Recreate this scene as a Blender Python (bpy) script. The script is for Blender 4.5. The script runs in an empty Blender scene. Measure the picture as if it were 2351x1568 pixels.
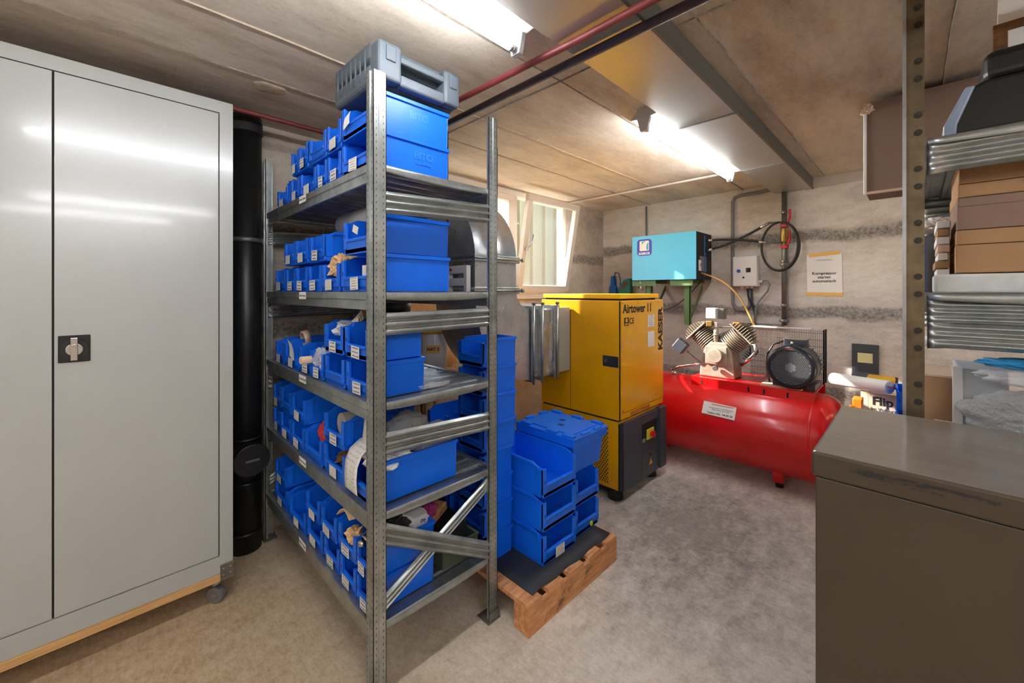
import bpy, bmesh, math, random
from mathutils import Vector, Matrix, noise
R = math.radians; PI = math.pi
S = bpy.context.scene; C = S.collection
random.seed(7)

# ------------------------------------------------------------------ camera, sky, lights, exposure
cam_d = bpy.data.cameras.new('camera'); cam = bpy.data.objects.new('camera', cam_d); C.objects.link(cam)
cam.location = (0, 0, 1.55); cam.rotation_euler = (R(90), 0, R(-45))
cam_d.sensor_width = 36; cam_d.lens = 36 * 927 / 2351; cam_d.shift_y = (669 - 784) / 2351; cam_d.clip_start = .05
S.camera = cam
S.view_settings.view_transform = 'Standard'; S.view_settings.look = 'None'
S.view_settings.gamma = 1; S.view_settings.use_curve_mapping = False
S.view_settings.exposure = 1.24
S.cycles.use_denoising = True
S.cycles.max_bounces = 10; S.cycles.diffuse_bounces = 6; S.cycles.transparent_max_bounces = 12
S.cycles.sample_clamp_indirect = 8; S.cycles.caustics_reflective = False; S.cycles.caustics_refractive = False
w = bpy.data.worlds.new('sky'); S.world = w; w.use_nodes = True
nt = w.node_tree; sky = nt.nodes.new('ShaderNodeTexSky'); sky.sky_type = 'NISHITA'; sky.sun_disc = False
sky.sun_elevation = R(25); sky.sun_rotation = R(-23); bg = nt.nodes['Background']
nt.links.new(sky.outputs[0], bg.inputs[0]); bg.inputs[1].default_value = .45
sd = bpy.data.lights.new('sun', 'SUN'); sd.energy = 13; sd.angle = R(.6); sd.color = (1, .92, .82)
sun = bpy.data.objects.new('sun', sd); C.objects.link(sun)
sun.rotation_euler = Vector((.83, -2.30, -1.335)).to_track_quat('-Z', 'Y').to_euler()
sun.location = (0, 6, 5)
TUBE = 36.0           # radiance of the fluorescent tubes

# ------------------------------------------------------------------ materials
def N(t, k, **kw):
    n = t.nodes.new(k)
    for a, v in kw.items(): setattr(n, a, v)
    return n
def newmat(name):
    m = bpy.data.materials.new(name); m.use_nodes = True
    return m, m.node_tree, m.node_tree.nodes['Principled BSDF']
def rgb(h):
    h = h.lstrip('#'); v = [int(h[i:i+2], 16) / 255 for i in (0, 2, 4)]
    return tuple(((c + .055) / 1.055) ** 2.4 if c > .04045 else c / 12.92 for c in v) + (1,)
def ramp(t, stops, src):
    r = N(t, 'ShaderNodeValToRGB'); e = r.color_ramp.elements
    while len(e) < len(stops): e.new(.5)
    for k, (p, c) in enumerate(stops): e[k].position = p; e[k].color = c if len(c) == 4 else (*c, 1)
    t.links.new(src, r.inputs[0]); return r.outputs[0]
def tex(t, kind, scale, vec=None, detail=6, rough=.6, out=0):
    n = N(t, kind); n.inputs['Scale'].default_value = scale
    if 'Detail' in n.inputs: n.inputs['Detail'].default_value = detail
    if 'Roughness' in n.inputs: n.inputs['Roughness'].default_value = rough
    if vec is not None: t.links.new(vec, n.inputs['Vector'])
    return n.outputs[out]
def coords(t, scale=(1, 1, 1), kind='Object'):
    tc = N(t, 'ShaderNodeTexCoord'); mp = N(t, 'ShaderNodeMapping'); mp.inputs['Scale'].default_value = scale
    t.links.new(tc.outputs[kind], mp.inputs[0]); return mp.outputs[0]
def mixc(t, f, a, b, mode='MIX'):
    n = N(t, 'ShaderNodeMix', data_type='RGBA', blend_type=mode)
    for s, v in ((0, f), (6, a), (7, b)):
        if hasattr(v, 'is_linked') or hasattr(v, 'links'): t.links.new(v, n.inputs[s])
        elif s == 0: n.inputs[0].default_value = v
        else: n.inputs[s].default_value = v
    return n.outputs[2]
def math_(t, op, a, b=None):
    n = N(t, 'ShaderNodeMath', operation=op)
    for i, v in enumerate((a, b)):
        if v is None: continue
        if hasattr(v, 'links'): t.links.new(v, n.inputs[i])
        else: n.inputs[i].default_value = v
    return n.outputs[0]
def bump(t, b, h, strength=.3, dist=.01):
    n = N(t, 'ShaderNodeBump'); n.inputs['Strength'].default_value = strength; n.inputs['Distance'].default_value = dist
    t.links.new(h, n.inputs['Height']); t.links.new(n.outputs[0], b.inputs['Normal'])
def plain(name, col, rough=.5, metal=0, var=.0, sc=8, bmp=0, spec=None, coat=0):
    m, t, b = newmat(name); c = rgb(col) if isinstance(col, str) else (*col, 1)
    b.inputs['Roughness'].default_value = rough; b.inputs['Metallic'].default_value = metal
    if spec is not None: b.inputs['Specular IOR Level'].default_value = spec
    if coat: b.inputs['Coat Weight'].default_value = coat; b.inputs['Coat Roughness'].default_value = .08
    if var:
        v = coords(t); n = tex(t, 'ShaderNodeTexNoise', sc, v)
        o = ramp(t, [(.3, tuple(x * (1 - var) for x in c[:3])), (.7, tuple(min(1, x * (1 + var)) for x in c[:3]))], n)
        t.links.new(o, b.inputs['Base Color'])
        if bmp: bump(t, b, n, bmp)
    else: b.inputs['Base Color'].default_value = c
    return m
def galv(name, a='#8f9694', b_='#c4c9c8', rough=.34):
    m, t, b = newmat(name); v = coords(t, (1, 1, 1))
    n = tex(t, 'ShaderNodeTexNoise', 9, v, 8, .7); vo = tex(t, 'ShaderNodeTexVoronoi', 60, v)
    o = ramp(t, [(.3, rgb(a)), (.7, rgb(b_))], n); t.links.new(o, b.inputs['Base Color'])
    b.inputs['Metallic'].default_value = .85
    r = ramp(t, [(.3, (rough + .12,) * 3), (.7, (rough - .06,) * 3)], n); t.links.new(r, b.inputs['Roughness'])
    bump(t, b, vo, .04, .003); return m
def concrete(name, light, mid, dark, scale=1.2, stretch=(1, 1, 1), pore=.5, bmp=.5, bands=(), warm=None):
    m, t, b = newmat(name); v = coords(t, stretch); v1 = coords(t)
    n1 = tex(t, 'ShaderNodeTexNoise', scale, v, 10, .65); n2 = tex(t, 'ShaderNodeTexNoise', scale * 9, v, 8, .7)
    n3 = tex(t, 'ShaderNodeTexNoise', 60, v1, 6, .7)
    c = ramp(t, [(.28, rgb(dark)), (.47, rgb(mid)), (.68, rgb(light))], n1)
    c = mixc(t, .55, c, ramp(t, [(.3, rgb(dark)), (.62, rgb(light))], n2), 'SOFT_LIGHT')
    c = mixc(t, .5, c, ramp(t, [(.25, (.25,) * 3), (.6, (.6,) * 3)], n3), 'SOFT_LIGHT')
    # air holes
    vo = tex(t, 'ShaderNodeTexVoronoi', 26, v1); vn = tex(t, 'ShaderNodeTexNoise', 3, v1)
    hole = math_(t, 'MULTIPLY', math_(t, 'LESS_THAN', vo, .085), math_(t, 'GREATER_THAN', vn, .52))
    c = mixc(t, math_(t, 'MULTIPLY', hole, pore), c, rgb('#4a433c'))
    n5 = tex(t, 'ShaderNodeTexNoise', 11, coords(t, (stretch[0], stretch[1] * 1.4, stretch[2])), 9, .8)
    c = mixc(t, ramp(t, [(.60, (0,) * 3), (.72, (.5,) * 3)], n5), c, rgb('#5d554c'))
    h = math_(t, 'ADD', n2, math_(t, 'MULTIPLY', n3, .4))
    if bands:
        sx = N(t, 'ShaderNodeSeparateXYZ'); t.links.new(v1, sx.inputs[0])
        wob = math_(t, 'MULTIPLY', math_(t, 'SUBTRACT', tex(t, 'ShaderNodeTexNoise', 2.6, v1, 5), .5), .16)
        z = math_(t, 'ADD', sx.outputs['Z'], wob)
        gr = tex(t, 'ShaderNodeTexNoise', 42, v1, 6, .8)
        for z0, wd in bands:
            dd = math_(t, 'ABSOLUTE', math_(t, 'SUBTRACT', z, z0))
            mk = math_(t, 'SUBTRACT', 1, math_(t, 'DIVIDE', dd, wd)); mk = math_(t, 'MAXIMUM', mk, 0)
            f = math_(t, 'MULTIPLY', math_(t, 'MINIMUM', math_(t, 'MULTIPLY', mk, 2.2), 1), .85)
            c = mixc(t, f, c, ramp(t, [(.38, rgb('#5d5852')), (.62, rgb('#b9b2aa'))], gr))
            h = math_(t, 'ADD', h, math_(t, 'MULTIPLY', math_(t, 'MULTIPLY', gr, mk), 1.6))
    t.links.new(c, b.inputs['Base Color']); b.inputs['Roughness'].default_value = .9; b.inputs['Specular IOR Level'].default_value = .25
    bump(t, b, h, bmp, .012); return m
def emis(name, col, st):
    m, t, b = newmat(name); b.inputs['Base Color'].default_value = (*col, 1)
    b.inputs['Emission Color'].default_value = (*col, 1); b.inputs['Emission Strength'].default_value = st; return m
def clear(name, col=(1, 1, 1), alpha=.35, rough=.12, bmp=0, sc=60):
    m, t, b = newmat(name); b.inputs['Base Color'].default_value = (*col, 1); b.inputs['Roughness'].default_value = rough
    b.inputs['Alpha'].default_value = alpha; b.inputs['IOR'].default_value = 1.45
    if bmp: bump(t, b, tex(t, 'ShaderNodeTexVoronoi', sc, coords(t)), bmp, .01)
    return m
def wood(name, a, b_, dirt='#2c2118', sc=(2, 14, 14), dirtf=.5):
    m, t, b = newmat(name); v = coords(t, sc); v1 = coords(t)
    n = tex(t, 'ShaderNodeTexNoise', 3, v, 8, .65); d = tex(t, 'ShaderNodeTexNoise', 7, v1, 8, .75)
    c = ramp(t, [(.35, rgb(a)), (.65, rgb(b_))], n)
    f = math_(t, 'MULTIPLY', math_(t, 'GREATER_THAN', d, .58), dirtf)
    dr = ramp(t, [(.54, (0, 0, 0)), (.66, (dirtf,) * 3)], d)
    c = mixc(t, dr, c, rgb(dirt)); t.links.new(c, b.inputs['Base Color']); b.inputs['Roughness'].default_value = .8
    bump(t, b, n, .25, .005); return m
def scribble(name, paper='#e9e8e6', ink='#3b3b44', rows=5, amt=.5):
    """printed card: rows of illegible print, flat print on the card (UV)"""
    m, t, b = newmat(name); v = coords(t, (1, 1, 1), 'UV')
    sx = N(t, 'ShaderNodeSeparateXYZ'); t.links.new(v, sx.inputs[0])
    fr = math_(t, 'FRACT', math_(t, 'MULTIPLY', sx.outputs['Y'], rows))
    row = math_(t, 'MULTIPLY', math_(t, 'GREATER_THAN', fr, .32), math_(t, 'LESS_THAN', fr, .72))
    mp = N(t, 'ShaderNodeMapping'); mp.inputs['Scale'].default_value = (22, rows * 2.2, 1)
    t.links.new(v, mp.inputs[0]); ob = N(t, 'ShaderNodeObjectInfo')
    cx = N(t, 'ShaderNodeCombineXYZ'); t.links.new(math_(t, 'MULTIPLY', ob.outputs['Random'], 50), cx.inputs[0]); t.links.new(cx.outputs[0], mp.inputs[1])
    n = tex(t, 'ShaderNodeTexNoise', 1, mp.outputs[0], 2)
    mg = math_(t, 'MULTIPLY', math_(t, 'GREATER_THAN', sx.outputs['X'], .12), math_(t, 'LESS_THAN', sx.outputs['X'], .86))
    f = math_(t, 'MULTIPLY', math_(t, 'MULTIPLY', math_(t, 'MULTIPLY', row, mg), math_(t, 'GREATER_THAN', n, amt)), .85)
    t.links.new(mixc(t, f, rgb(paper), rgb(ink)), b.inputs['Base Color']); b.inputs['Roughness'].default_value = .7; return m

M = {}
M['galv'] = galv('galvanised_steel'); M['galvd'] = galv('dull_zinc_deck', '#767c80', '#a3a7a8', .42)
M['duct'] = galv('duct_sheet', '#a9adb0', '#c9cdd0', .30); M['ductceil'] = plain('ceiling_duct_sheet', '#b9b4ac', .36, .55, var=.08, sc=2)
M['blue'] = plain('blue_plastic', (.004, .14, .80), .34, var=.10, sc=3); M['blued'] = plain('dark_blue_recess', (.003, .012, .13), .6)
M['blue2'] = plain('bright_blue_plastic', (.006, .16, .78), .36, var=.08, sc=3)
M['bluel'] = plain('embossed_blue', (.03, .22, .85), .3)
M['cab'] = plain('grey_cabinet_paint', '#b0b3af', .24, var=.03, sc=3, spec=.7, coat=.35); M['cabgap'] = plain('cabinet_gap', '#2a2722', .8)
M['black'] = plain('black_plastic', '#17191a', .38, var=.2, sc=14); M['blackm'] = plain('matt_black', '#1c1a19', .7)
M['case'] = plain('grey_case_plastic', '#4f5860', .5, var=.1, sc=10)
M['chrome'] = plain('satin_chrome', '#c9c7c6', .25, 1)
M['yellow'] = plain('yellow_machine_paint', '#e2a400', .34, var=.06, sc=3, coat=.25); M['yellowlid'] = plain('yellow_lid_paint', '#f4b808', .4)
M['anth'] = plain('anthracite_paint', '#3a3f48', .42); M['rubber'] = plain('black_rubber', '#101214', .6)
M['red'] = plain('red_tank_paint', (.66, .004, .006), .28, var=.12, sc=2.5, coat=.3); M['redd'] = plain('red_valve_paint', '#c5121a', .4)
M['cyan'] = plain('light_blue_paint', '#5cbfe4', .35, var=.05, sc=3); M['navy'] = plain('navy_print', '#3b3fae', .5)
M['white'] = plain('white_plastic', '#e6e5e2', .4); M['offw'] = plain('offwhite_frame_paint', '#d9cfc4', .5, var=.05, sc=6)
M['lamp'] = plain('lamp_body_enamel', '#cfcfd2', .35); M['paper'] = plain('white_paper', '#ecebe9', .8)
M['ink'] = plain('black_ink', '#1b1a1c', .7); M['inkb'] = plain('grey_ink', '#55555d', .8); M['redink'] = plain('red_ink', '#c03030', .7)
M['tape'] = plain('yellow_tape', '#e9b760', .6); M['green'] = plain('green_bracket_paint', '#4d6b3c', .5, var=.15, sc=20)
M['steel'] = plain('grey_steel_pipe', '#7d7c78', .42, .7, var=.2, sc=20); M['brass'] = plain('brass', '#a8874a', .4, .8)
M['alu'] = plain('cast_aluminium', '#b5a998', .48, .55, var=.2, sc=14, bmp=.1); M['fin'] = plain('dark_fin_metal', '#8a7b6c', .45, .6, var=.2, sc=20)
M['motor'] = plain('motor_grey', '#474c55', .35, .2); M['grille'] = plain('grille_grey', '#6d7079', .5)
M['redpipe'] = plain('red_oxide_pipe', '#7c3230', .5, var=.2, sc=12); M['brownpipe'] = plain('dark_brown_bar', '#3d2c2a', .5, var=.2, sc=12)
M['olive'] = plain('olive_crate_paint', '#4d5742', .7, var=.2, sc=12); M['desk'] = None
M['card'] = plain('brown_cardboard', '#ab8560', .85, var=.06, sc=4); M['cardd'] = plain('grey_brown_cardboard', '#8d7465', .85, var=.06, sc=3)
M['cardl'] = plain('pale_cardboard', '#d8bba0', .85, var=.05, sc=5); M['kraft'] = plain('kraft_paper', '#d8b183', .85, var=.1, sc=15)
M['seam'] = plain('seam_dark', '#8a7f72', .95, var=.4, sc=18); M['seaml'] = plain('seam_pale_ridge', '#b8a994', .95, var=.3, sc=18)
M['glass'] = clear('window_glass', (.95, 1, 1), .12, .02); M['film'] = clear('clear_plastic_film', (.93, .95, .98), .42, .15, .5, 45)
M['bubble'] = clear('bubble_wrap', (.93, .94, .95), .62, .16, 1.0, 70); M['roll'] = clear('clear_film_roll', (.9, .92, .96), .62, .2)
M['styro'] = plain('styrofoam', '#dfe3e0', .85, var=.12, sc=12, bmp=.2); M['orange'] = plain('orange_plastic', '#ee7512', .5)
M['cream'] = plain('cream_lightwell_paint', '#9a9070', .8, var=.04); M['ochre'] = plain('chipboard', '#c79a66', .85, var=.12, sc=40)
M['hose'] = plain('black_hose', '#262321', .5); M['hosey'] = plain('amber_hose', '#b98a3a', .4); M['cable'] = plain('grey_cable', '#77767a', .6)
M['teal'] = plain('teal_tool_plastic', '#1d7f78', .5); M['toolblue'] = plain('blue_tool_plastic', '#1560a8', .5)
M['reds'] = plain('red_net', '#c4363c', .6, var=.3, sc=60, bmp=.4); M['mat'] = plain('black_rubber_mat', '#26282d', .62, var=.15, sc=12)
M['darkint'] = plain('dark_interior', '#15120f', .9); M['warn'] = plain('warning_yellow', '#f2a516', .5)
M['lime'] = plain('lime_sticker', '#d6e01a', .5); M['sheetblue'] = clear('blue_film', (.02, .35, .75), .85, .2, .5, 30)
M['wood'] = wood('pallet_wood', '#b5764a', '#dfa570', dirtf=.7); M['ply'] = wood('plywood', '#b98850', '#dcb378', sc=(1, 1, 60), dirtf=.12)
M['oldwood'] = wood('old_brown_wood', '#5d3d22', '#80572f', dirtf=.3)
M['cards'] = [scribble('label_card_print'), scribble('label_card_bold', '#e4e4e4', '#2c2c3a', 3, .45), scribble('label_card_tall', '#e6e2dc', '#5a5a62', 7, .5)]
M['form'] = scribble('form_print', '#e8e7e4', '#8a8a90', 14, .55)
M['tube'] = emis('fluorescent_tube', (.95, .97, 1), TUBE)
M['ceil'] = concrete('ceiling_concrete', '#e2dacd', '#cfc5b8', '#a99d8f', 1.7, (.6, 1.6, 1), .6, .35)
M['wallr'] = concrete('right_wall_concrete', '#e2ddd6', '#cbc5be', '#a39c94', 1.3, (1, .6, 1.6), .45, .8, bands=((2.07, .075), (1.35, .07), (.62, .06)))
M['walll'] = concrete('left_wall_concrete', '#d6cec4', '#bfb6ab', '#988d81', 1.3, (1, 1, 1.4), .4, .8, bands=((1.95, .07), (1.3, .07)))
def floor_mat():
    m, t, b = newmat('floor_concrete'); v = coords(t); v2 = coords(t, (1, 1.6, 1))
    n = tex(t, 'ShaderNodeTexNoise', .8, v, 9, .62); n2 = tex(t, 'ShaderNodeTexNoise', 6, v2, 10, .75); n3 = tex(t, 'ShaderNodeTexNoise', 90, v, 4, .8)
    sx = N(t, 'ShaderNodeSeparateXYZ'); t.links.new(v, sx.inputs[0])
    base = mixc(t, ramp(t, [(.3, (0,) * 3), (.7, (1,) * 3)], math_(t, 'ADD', math_(t, 'MULTIPLY', sx.outputs['X'], .25), math_(t, 'MULTIPLY', n, .45))), rgb('#c0a988'), rgb('#d6cfc5'))
    # worn dark traffic patch in front of the machines
    dx = math_(t, 'MULTIPLY', math_(t, 'SUBTRACT', sx.outputs['X'], 2.75), .75); dy = math_(t, 'MULTIPLY', math_(t, 'SUBTRACT', sx.outputs['Y'], 1.05), 1.0)
    rr = math_(t, 'SQRT', math_(t, 'ADD', math_(t, 'MULTIPLY', dx, dx), math_(t, 'MULTIPLY', dy, dy)))
    patch = ramp(t, [(.2, (1,) * 3), (.95, (0,) * 3)], math_(t, 'ADD', rr, math_(t, 'MULTIPLY', math_(t, 'SUBTRACT', n2, .5), 1.3)))
    base = mixc(t, math_(t, 'MULTIPLY', patch, .75), base, rgb('#86827d'))
    c = mixc(t, .9, base, ramp(t, [(.3, (.3,) * 3), (.68, (.66,) * 3)], n2), 'SOFT_LIGHT')
    n4 = tex(t, 'ShaderNodeTexNoise', 28, coords(t, (1.6, .7, 1)), 8, .8); c = mixc(t, .7, c, ramp(t, [(.36, (.18,) * 3), (.6, (.62,) * 3)], n4), 'SOFT_LIGHT')
    c = mixc(t, .5, c, ramp(t, [(.3, (.25,) * 3), (.62, (.62,) * 3)], n3), 'SOFT_LIGHT')
    t.links.new(c, b.inputs['Base Color']); b.inputs['Roughness'].default_value = .72; b.inputs['Specular IOR Level'].default_value = .3
    bump(t, b, math_(t, 'ADD', n2, math_(t, 'MULTIPLY', n3, .3)), .25, .006); return m
M['floor'] = floor_mat()
def desk_mat(name, top):
    m, t, b = newmat(name); v = coords(t, (2, .5, 1)); v1 = coords(t)
    n = tex(t, 'ShaderNodeTexNoise', 7, v, 10, .75); n2 = tex(t, 'ShaderNodeTexNoise', 2, v1, 6)
    c = ramp(t, [(.3, rgb('#726a61' if top else '#463c30')), (.7, rgb('#7b736a' if top else '#4b4135'))], n if top else n2)
    t.links.new(c, b.inputs['Base Color'])
    if top: t.links.new(ramp(t, [(.3, (.10,) * 3), (.75, (.24,) * 3)], n), b.inputs['Roughness'])
    else:
        b.inputs['Roughness'].default_value = .42
        sx = N(t, 'ShaderNodeSeparateXYZ'); t.links.new(v1, sx.inputs[0])      # paint chipped off along the front edge
        wear = tex(t, 'ShaderNodeTexNoise', 16, coords(t, (1, 1, 5)), 8, .75); dz = math_(t, 'ABSOLUTE', math_(t, 'SUBTRACT', sx.outputs['Z'], 1.092))
        f = math_(t, 'MULTIPLY', math_(t, 'LESS_THAN', dz, .010), math_(t, 'GREATER_THAN', wear, .50))
        f = math_(t, 'MULTIPLY', f, math_(t, 'MULTIPLY', math_(t, 'GREATER_THAN', sx.outputs['Y'], -.13), math_(t, 'LESS_THAN', sx.outputs['Y'], .12)))
        t.links.new(mixc(t, f, c, rgb('#26282a')), b.inputs['Base Color'])
    return m
M['desktop'] = desk_mat('taupe_worn_top', True); M['desk'] = desk_mat('taupe_steel_paint', False)

# ------------------------------------------------------------------ mesh helpers
class MB:
    def __init__(s): s.b = bmesh.new(); s.mi = 0
    def _f(s, vs, smooth=False):
        try: f = s.b.faces.new(vs); f.material_index = s.mi; f.smooth = smooth; return f
        except ValueError: return None
    def box(s, x0, x1, y0, y1, z0, z1, mat=None):
        vs = [s.b.verts.new((x, y, z)) for z in (z0, z1) for x, y in ((x0, y0), (x1, y0), (x1, y1), (x0, y1))]
        for q in ((3, 2, 1, 0), (4, 5, 6, 7), (0, 1, 5, 4), (1, 2, 6, 5), (2, 3, 7, 6), (3, 0, 4, 7)): s._f([vs[i] for i in q])
        if mat is not None:
            for v in vs: v.co = mat @ v.co
        return s
    def prism(s, pts, axis, a, b):
        """2-D polygon extruded along an axis: 'y' pts=(x,z); 'x' pts=(y,z); 'z' pts=(x,y)"""
        def p(u, v, k): return {'y': (u, k, v), 'x': (k, u, v), 'z': (u, v, k)}[axis]
        A = [s.b.verts.new(p(u, v, a)) for u, v in pts]; B = [s.b.verts.new(p(u, v, b)) for u, v in pts]
        n = len(pts); s._f(A[::-1]); s._f(B)
        for i in range(n): s._f([A[i], A[(i+1) % n], B[(i+1) % n], B[i]])
        return s
    def ring(s, c, d, r, n):
        d = Vector(d).normalized(); q = d.to_track_quat('Z', 'Y')
        return [s.b.verts.new(Vector(c) + q @ Vector((r * math.cos(2*PI*k/n), r * math.sin(2*PI*k/n), 0))) for k in range(n)]
    def cyl(s, p0, p1, r0, r1=None, n=16, caps=True):
        r1 = r0 if r1 is None else r1; d = Vector(p1) - Vector(p0)
        A = s.ring(p0, d, r0, n); B = s.ring(p1, d, r1, n)
        for i in range(n): s._f([A[i], A[(i+1) % n], B[(i+1) % n], B[i]], True)
        if caps: s._f(A[::-1]); s._f(B)
        return s
    def tube(s, pts, r, n=8):
        pts = [Vector(p) for p in pts]; rings = []
        for i, p in enumerate(pts):
            d = (pts[min(i+1, len(pts)-1)] - pts[max(i-1, 0)]).normalized()
            up = Vector((0, 0, 1)) if abs(d.z) < .95 else Vector((1, 0, 0))
            if rings: up = prev
            x = (up - d * up.dot(d)).normalized(); y = d.cross(x); prev = x
            rings.append([s.b.verts.new(p + x * r * math.cos(2*PI*k/n) + y * r * math.sin(2*PI*k/n)) for k in range(n)])
        for a, b in zip(rings, rings[1:]):
            for i in range(n): s._f([a[i], a[(i+1) % n], b[(i+1) % n], b[i]], True)
        s._f(rings[0][::-1]); s._f(rings[-1]); return s
    def lathe(s, prof, n=32, mat=None):
        """profile (r, h) turned about local z"""
        rs = []
        for r, h in prof:
            rs.append([s.b.verts.new((r * math.cos(2*PI*k/n), r * math.sin(2*PI*k/n), h)) for k in range(n)] if r > 1e-5 else [s.b.verts.new((0, 0, h))])
        for a, b in zip(rs, rs[1:]):
            for i in range(n):
                q = [a[i % len(a)], a[(i+1) % len(a)], b[(i+1) % len(b)], b[i % len(b)]]
                u = []
                for v in q:
                    if v not in u: u.append(v)
                if len(u) > 2: s._f(u, True)
        if mat is not None:
            for r in rs:
                for v in r: v.co = mat @ v.co
        return s
    def grid(s, nu, nv, fn, smooth=True):
        V = [[s.b.verts.new(fn(i / nu, j / nv)) for j in range(nv + 1)] for i in range(nu + 1)]
        for i in range(nu):
            for j in range(nv): s._f([V[i][j], V[i+1][j], V[i+1][j+1], V[i][j+1]], smooth)
        return s
    def build(s, name, mat, parent=None, bevel=0, seg=2, solid=0, sub=0, loc=None, rot=None, auto=False):
        me = bpy.data.meshes.new(name); bmesh.ops.recalc_face_normals(s.b, faces=s.b.faces[:])
        s.b.to_mesh(me); s.b.free()
        for m in (mat if isinstance(mat, (list, tuple)) else [mat]): me.materials.append(m)
        o = bpy.data.objects.new(name, me); C.objects.link(o)
        if parent: o.parent = parent
        if loc: o.location = loc
        if rot: o.rotation_euler = rot
        if solid: md = o.modifiers.new('solid', 'SOLIDIFY'); md.thickness = solid; md.offset = 0
        if bevel: md = o.modifiers.new('bevel', 'BEVEL'); md.width = bevel; md.segments = seg; md.limit_method = 'ANGLE'; md.angle_limit = R(40)
        if sub: md = o.modifiers.new('sub', 'SUBSURF'); md.levels = sub; md.render_levels = sub
        return o
def tag(o, label=None, cat=None, group=None, kind=None):
    if label: o['label'] = label
    if cat: o['category'] = cat
    if group: o['group'] = group
    if kind: o['kind'] = kind
    return o
def empty(name, loc=(0, 0, 0), label=None, cat=None, group=None, rz=0):
    o = bpy.data.objects.new(name, None); C.objects.link(o); o.location = loc; o.rotation_euler = (0, 0, rz); o.empty_display_size = .05
    return tag(o, label, cat, group)
FX = Matrix(((0, 0, -1), (-1, 0, 0), (0, 1, 0)))   # faces -X, reads towards -Y
FY = Matrix(((1, 0, 0), (0, 0, -1), (0, 1, 0)))    # faces -Y, reads towards +X
def text(name, body, size, mat, parent, loc, face=FX, align='CENTER', ext=.0006, xs=1, spin=0, bold=0):
    cu = bpy.data.curves.new(name, 'FONT'); cu.body = body; cu.size = size; cu.align_x = align; cu.align_y = 'CENTER'; cu.extrude = ext; cu.offset = bold; cu.resolution_u = 3
    tmp = bpy.data.objects.new(name, cu); C.objects.link(tmp); bpy.context.view_layer.update()
    me = bpy.data.meshes.new_from_object(tmp.evaluated_get(bpy.context.evaluated_depsgraph_get()))
    bpy.data.objects.remove(tmp); me.name = name; me.materials.clear(); me.materials.append(mat)
    me.transform(face.to_4x4() @ Matrix.Rotation(spin, 4, 'Z') @ Matrix.Diagonal((xs, 1, 1, 1)))
    o = bpy.data.objects.new(name, me); C.objects.link(o); o.parent = parent; o.location = loc; return o
def card(name, w_, h, mat, parent, loc, face=FX, th=.0008, spin=0, curl=0):
    """flat printed card with its own thickness and UVs"""
    b = bmesh.new(); uv = b.loops.layers.uv.new('uv'); n = 6 if curl else 1
    Fm = face.to_4x4() @ Matrix.Rotation(spin, 4, 'Z')
    def P(u, v, z): return Fm @ Vector(((u - .5) * w_, (v - .5) * h, z + curl * (v if curl > 0 else v) ** 2))
    for side in (th, 0):
        V = [[b.verts.new(P(u, j / n, side)) for u in (0, 1)] for j in range(n + 1)]
        for j in range(n):
            q = [V[j][0], V[j][1], V[j+1][1], V[j+1][0]]; c = [(0, j / n), (1, j / n), (1, (j+1) / n), (0, (j+1) / n)]
            if side == 0: q.reverse(); c.reverse()
            f = b.faces.new(q)
            for l, x in zip(f.loops, c): l[uv].uv = x
        if side: top = V
    me = bpy.data.meshes.new(name); b.to_mesh(me); b.free(); me.materials.append(mat)
    o = bpy.data.objects.new(name, me); C.objects.link(o); o.parent = parent; o.location = loc; return o
def sheet(name, fn, nu, nv, mat):
    b = bmesh.new(); uv = b.loops.layers.uv.new('uv'); V = [[b.verts.new(fn(i / nu, j / nv)) for j in range(nv + 1)] for i in range(nu + 1)]
    for i in range(nu):
        for j in range(nv):
            f = b.faces.new([V[i][j], V[i+1][j], V[i+1][j+1], V[i][j+1]]); f.smooth = True
            for l, (p, q) in zip(f.loops, ((i, j), (i+1, j), (i+1, j+1), (i, j+1))): l[uv].uv = (q / nv, 1 - p / nu)
    me = bpy.data.meshes.new(name); b.to_mesh(me); b.free(); me.materials.append(mat); o = bpy.data.objects.new(name, me); C.objects.link(o)
    md = o.modifiers.new('solid', 'SOLIDIFY'); md.thickness = .0012; return o
def lump(name, size, mat, seed, parent=None, loc=(0, 0, 0), amp=.25, freq=3, sub=4, ridged=True, flat=None):
    b = bmesh.new(); bmesh.ops.create_icosphere(b, subdivisions=sub, radius=1)
    for v in b.verts:
        p = v.co.normalized(); n = noise.noise(p * freq + Vector((seed * 7.1, seed, 3))); m2 = noise.noise(p * freq * 2.7 + Vector((seed, 9, seed)))
        k = 1 + amp * ((abs(n) * 2 - .5 if ridged else n) + .45 * (abs(m2) if ridged else m2))
        q = p * k; v.co = Vector((q.x * size[0], q.y * size[1], max(q.z, -.8 if flat is None else flat) * size[2]))
    for f in b.faces: f.smooth = not ridged
    me = bpy.data.meshes.new(name); b.to_mesh(me); b.free(); me.materials.append(mat)
    o = bpy.data.objects.new(name, me); C.objects.link(o); o.location = loc; o.parent = parent; return o
def arc(c, r, a0, a1, n, fn): return [fn(c[0] + r * math.cos(a0 + (a1-a0) * k / n), c[1] + r * math.sin(a0 + (a1-a0) * k / n)) for k in range(n + 1)]

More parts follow.
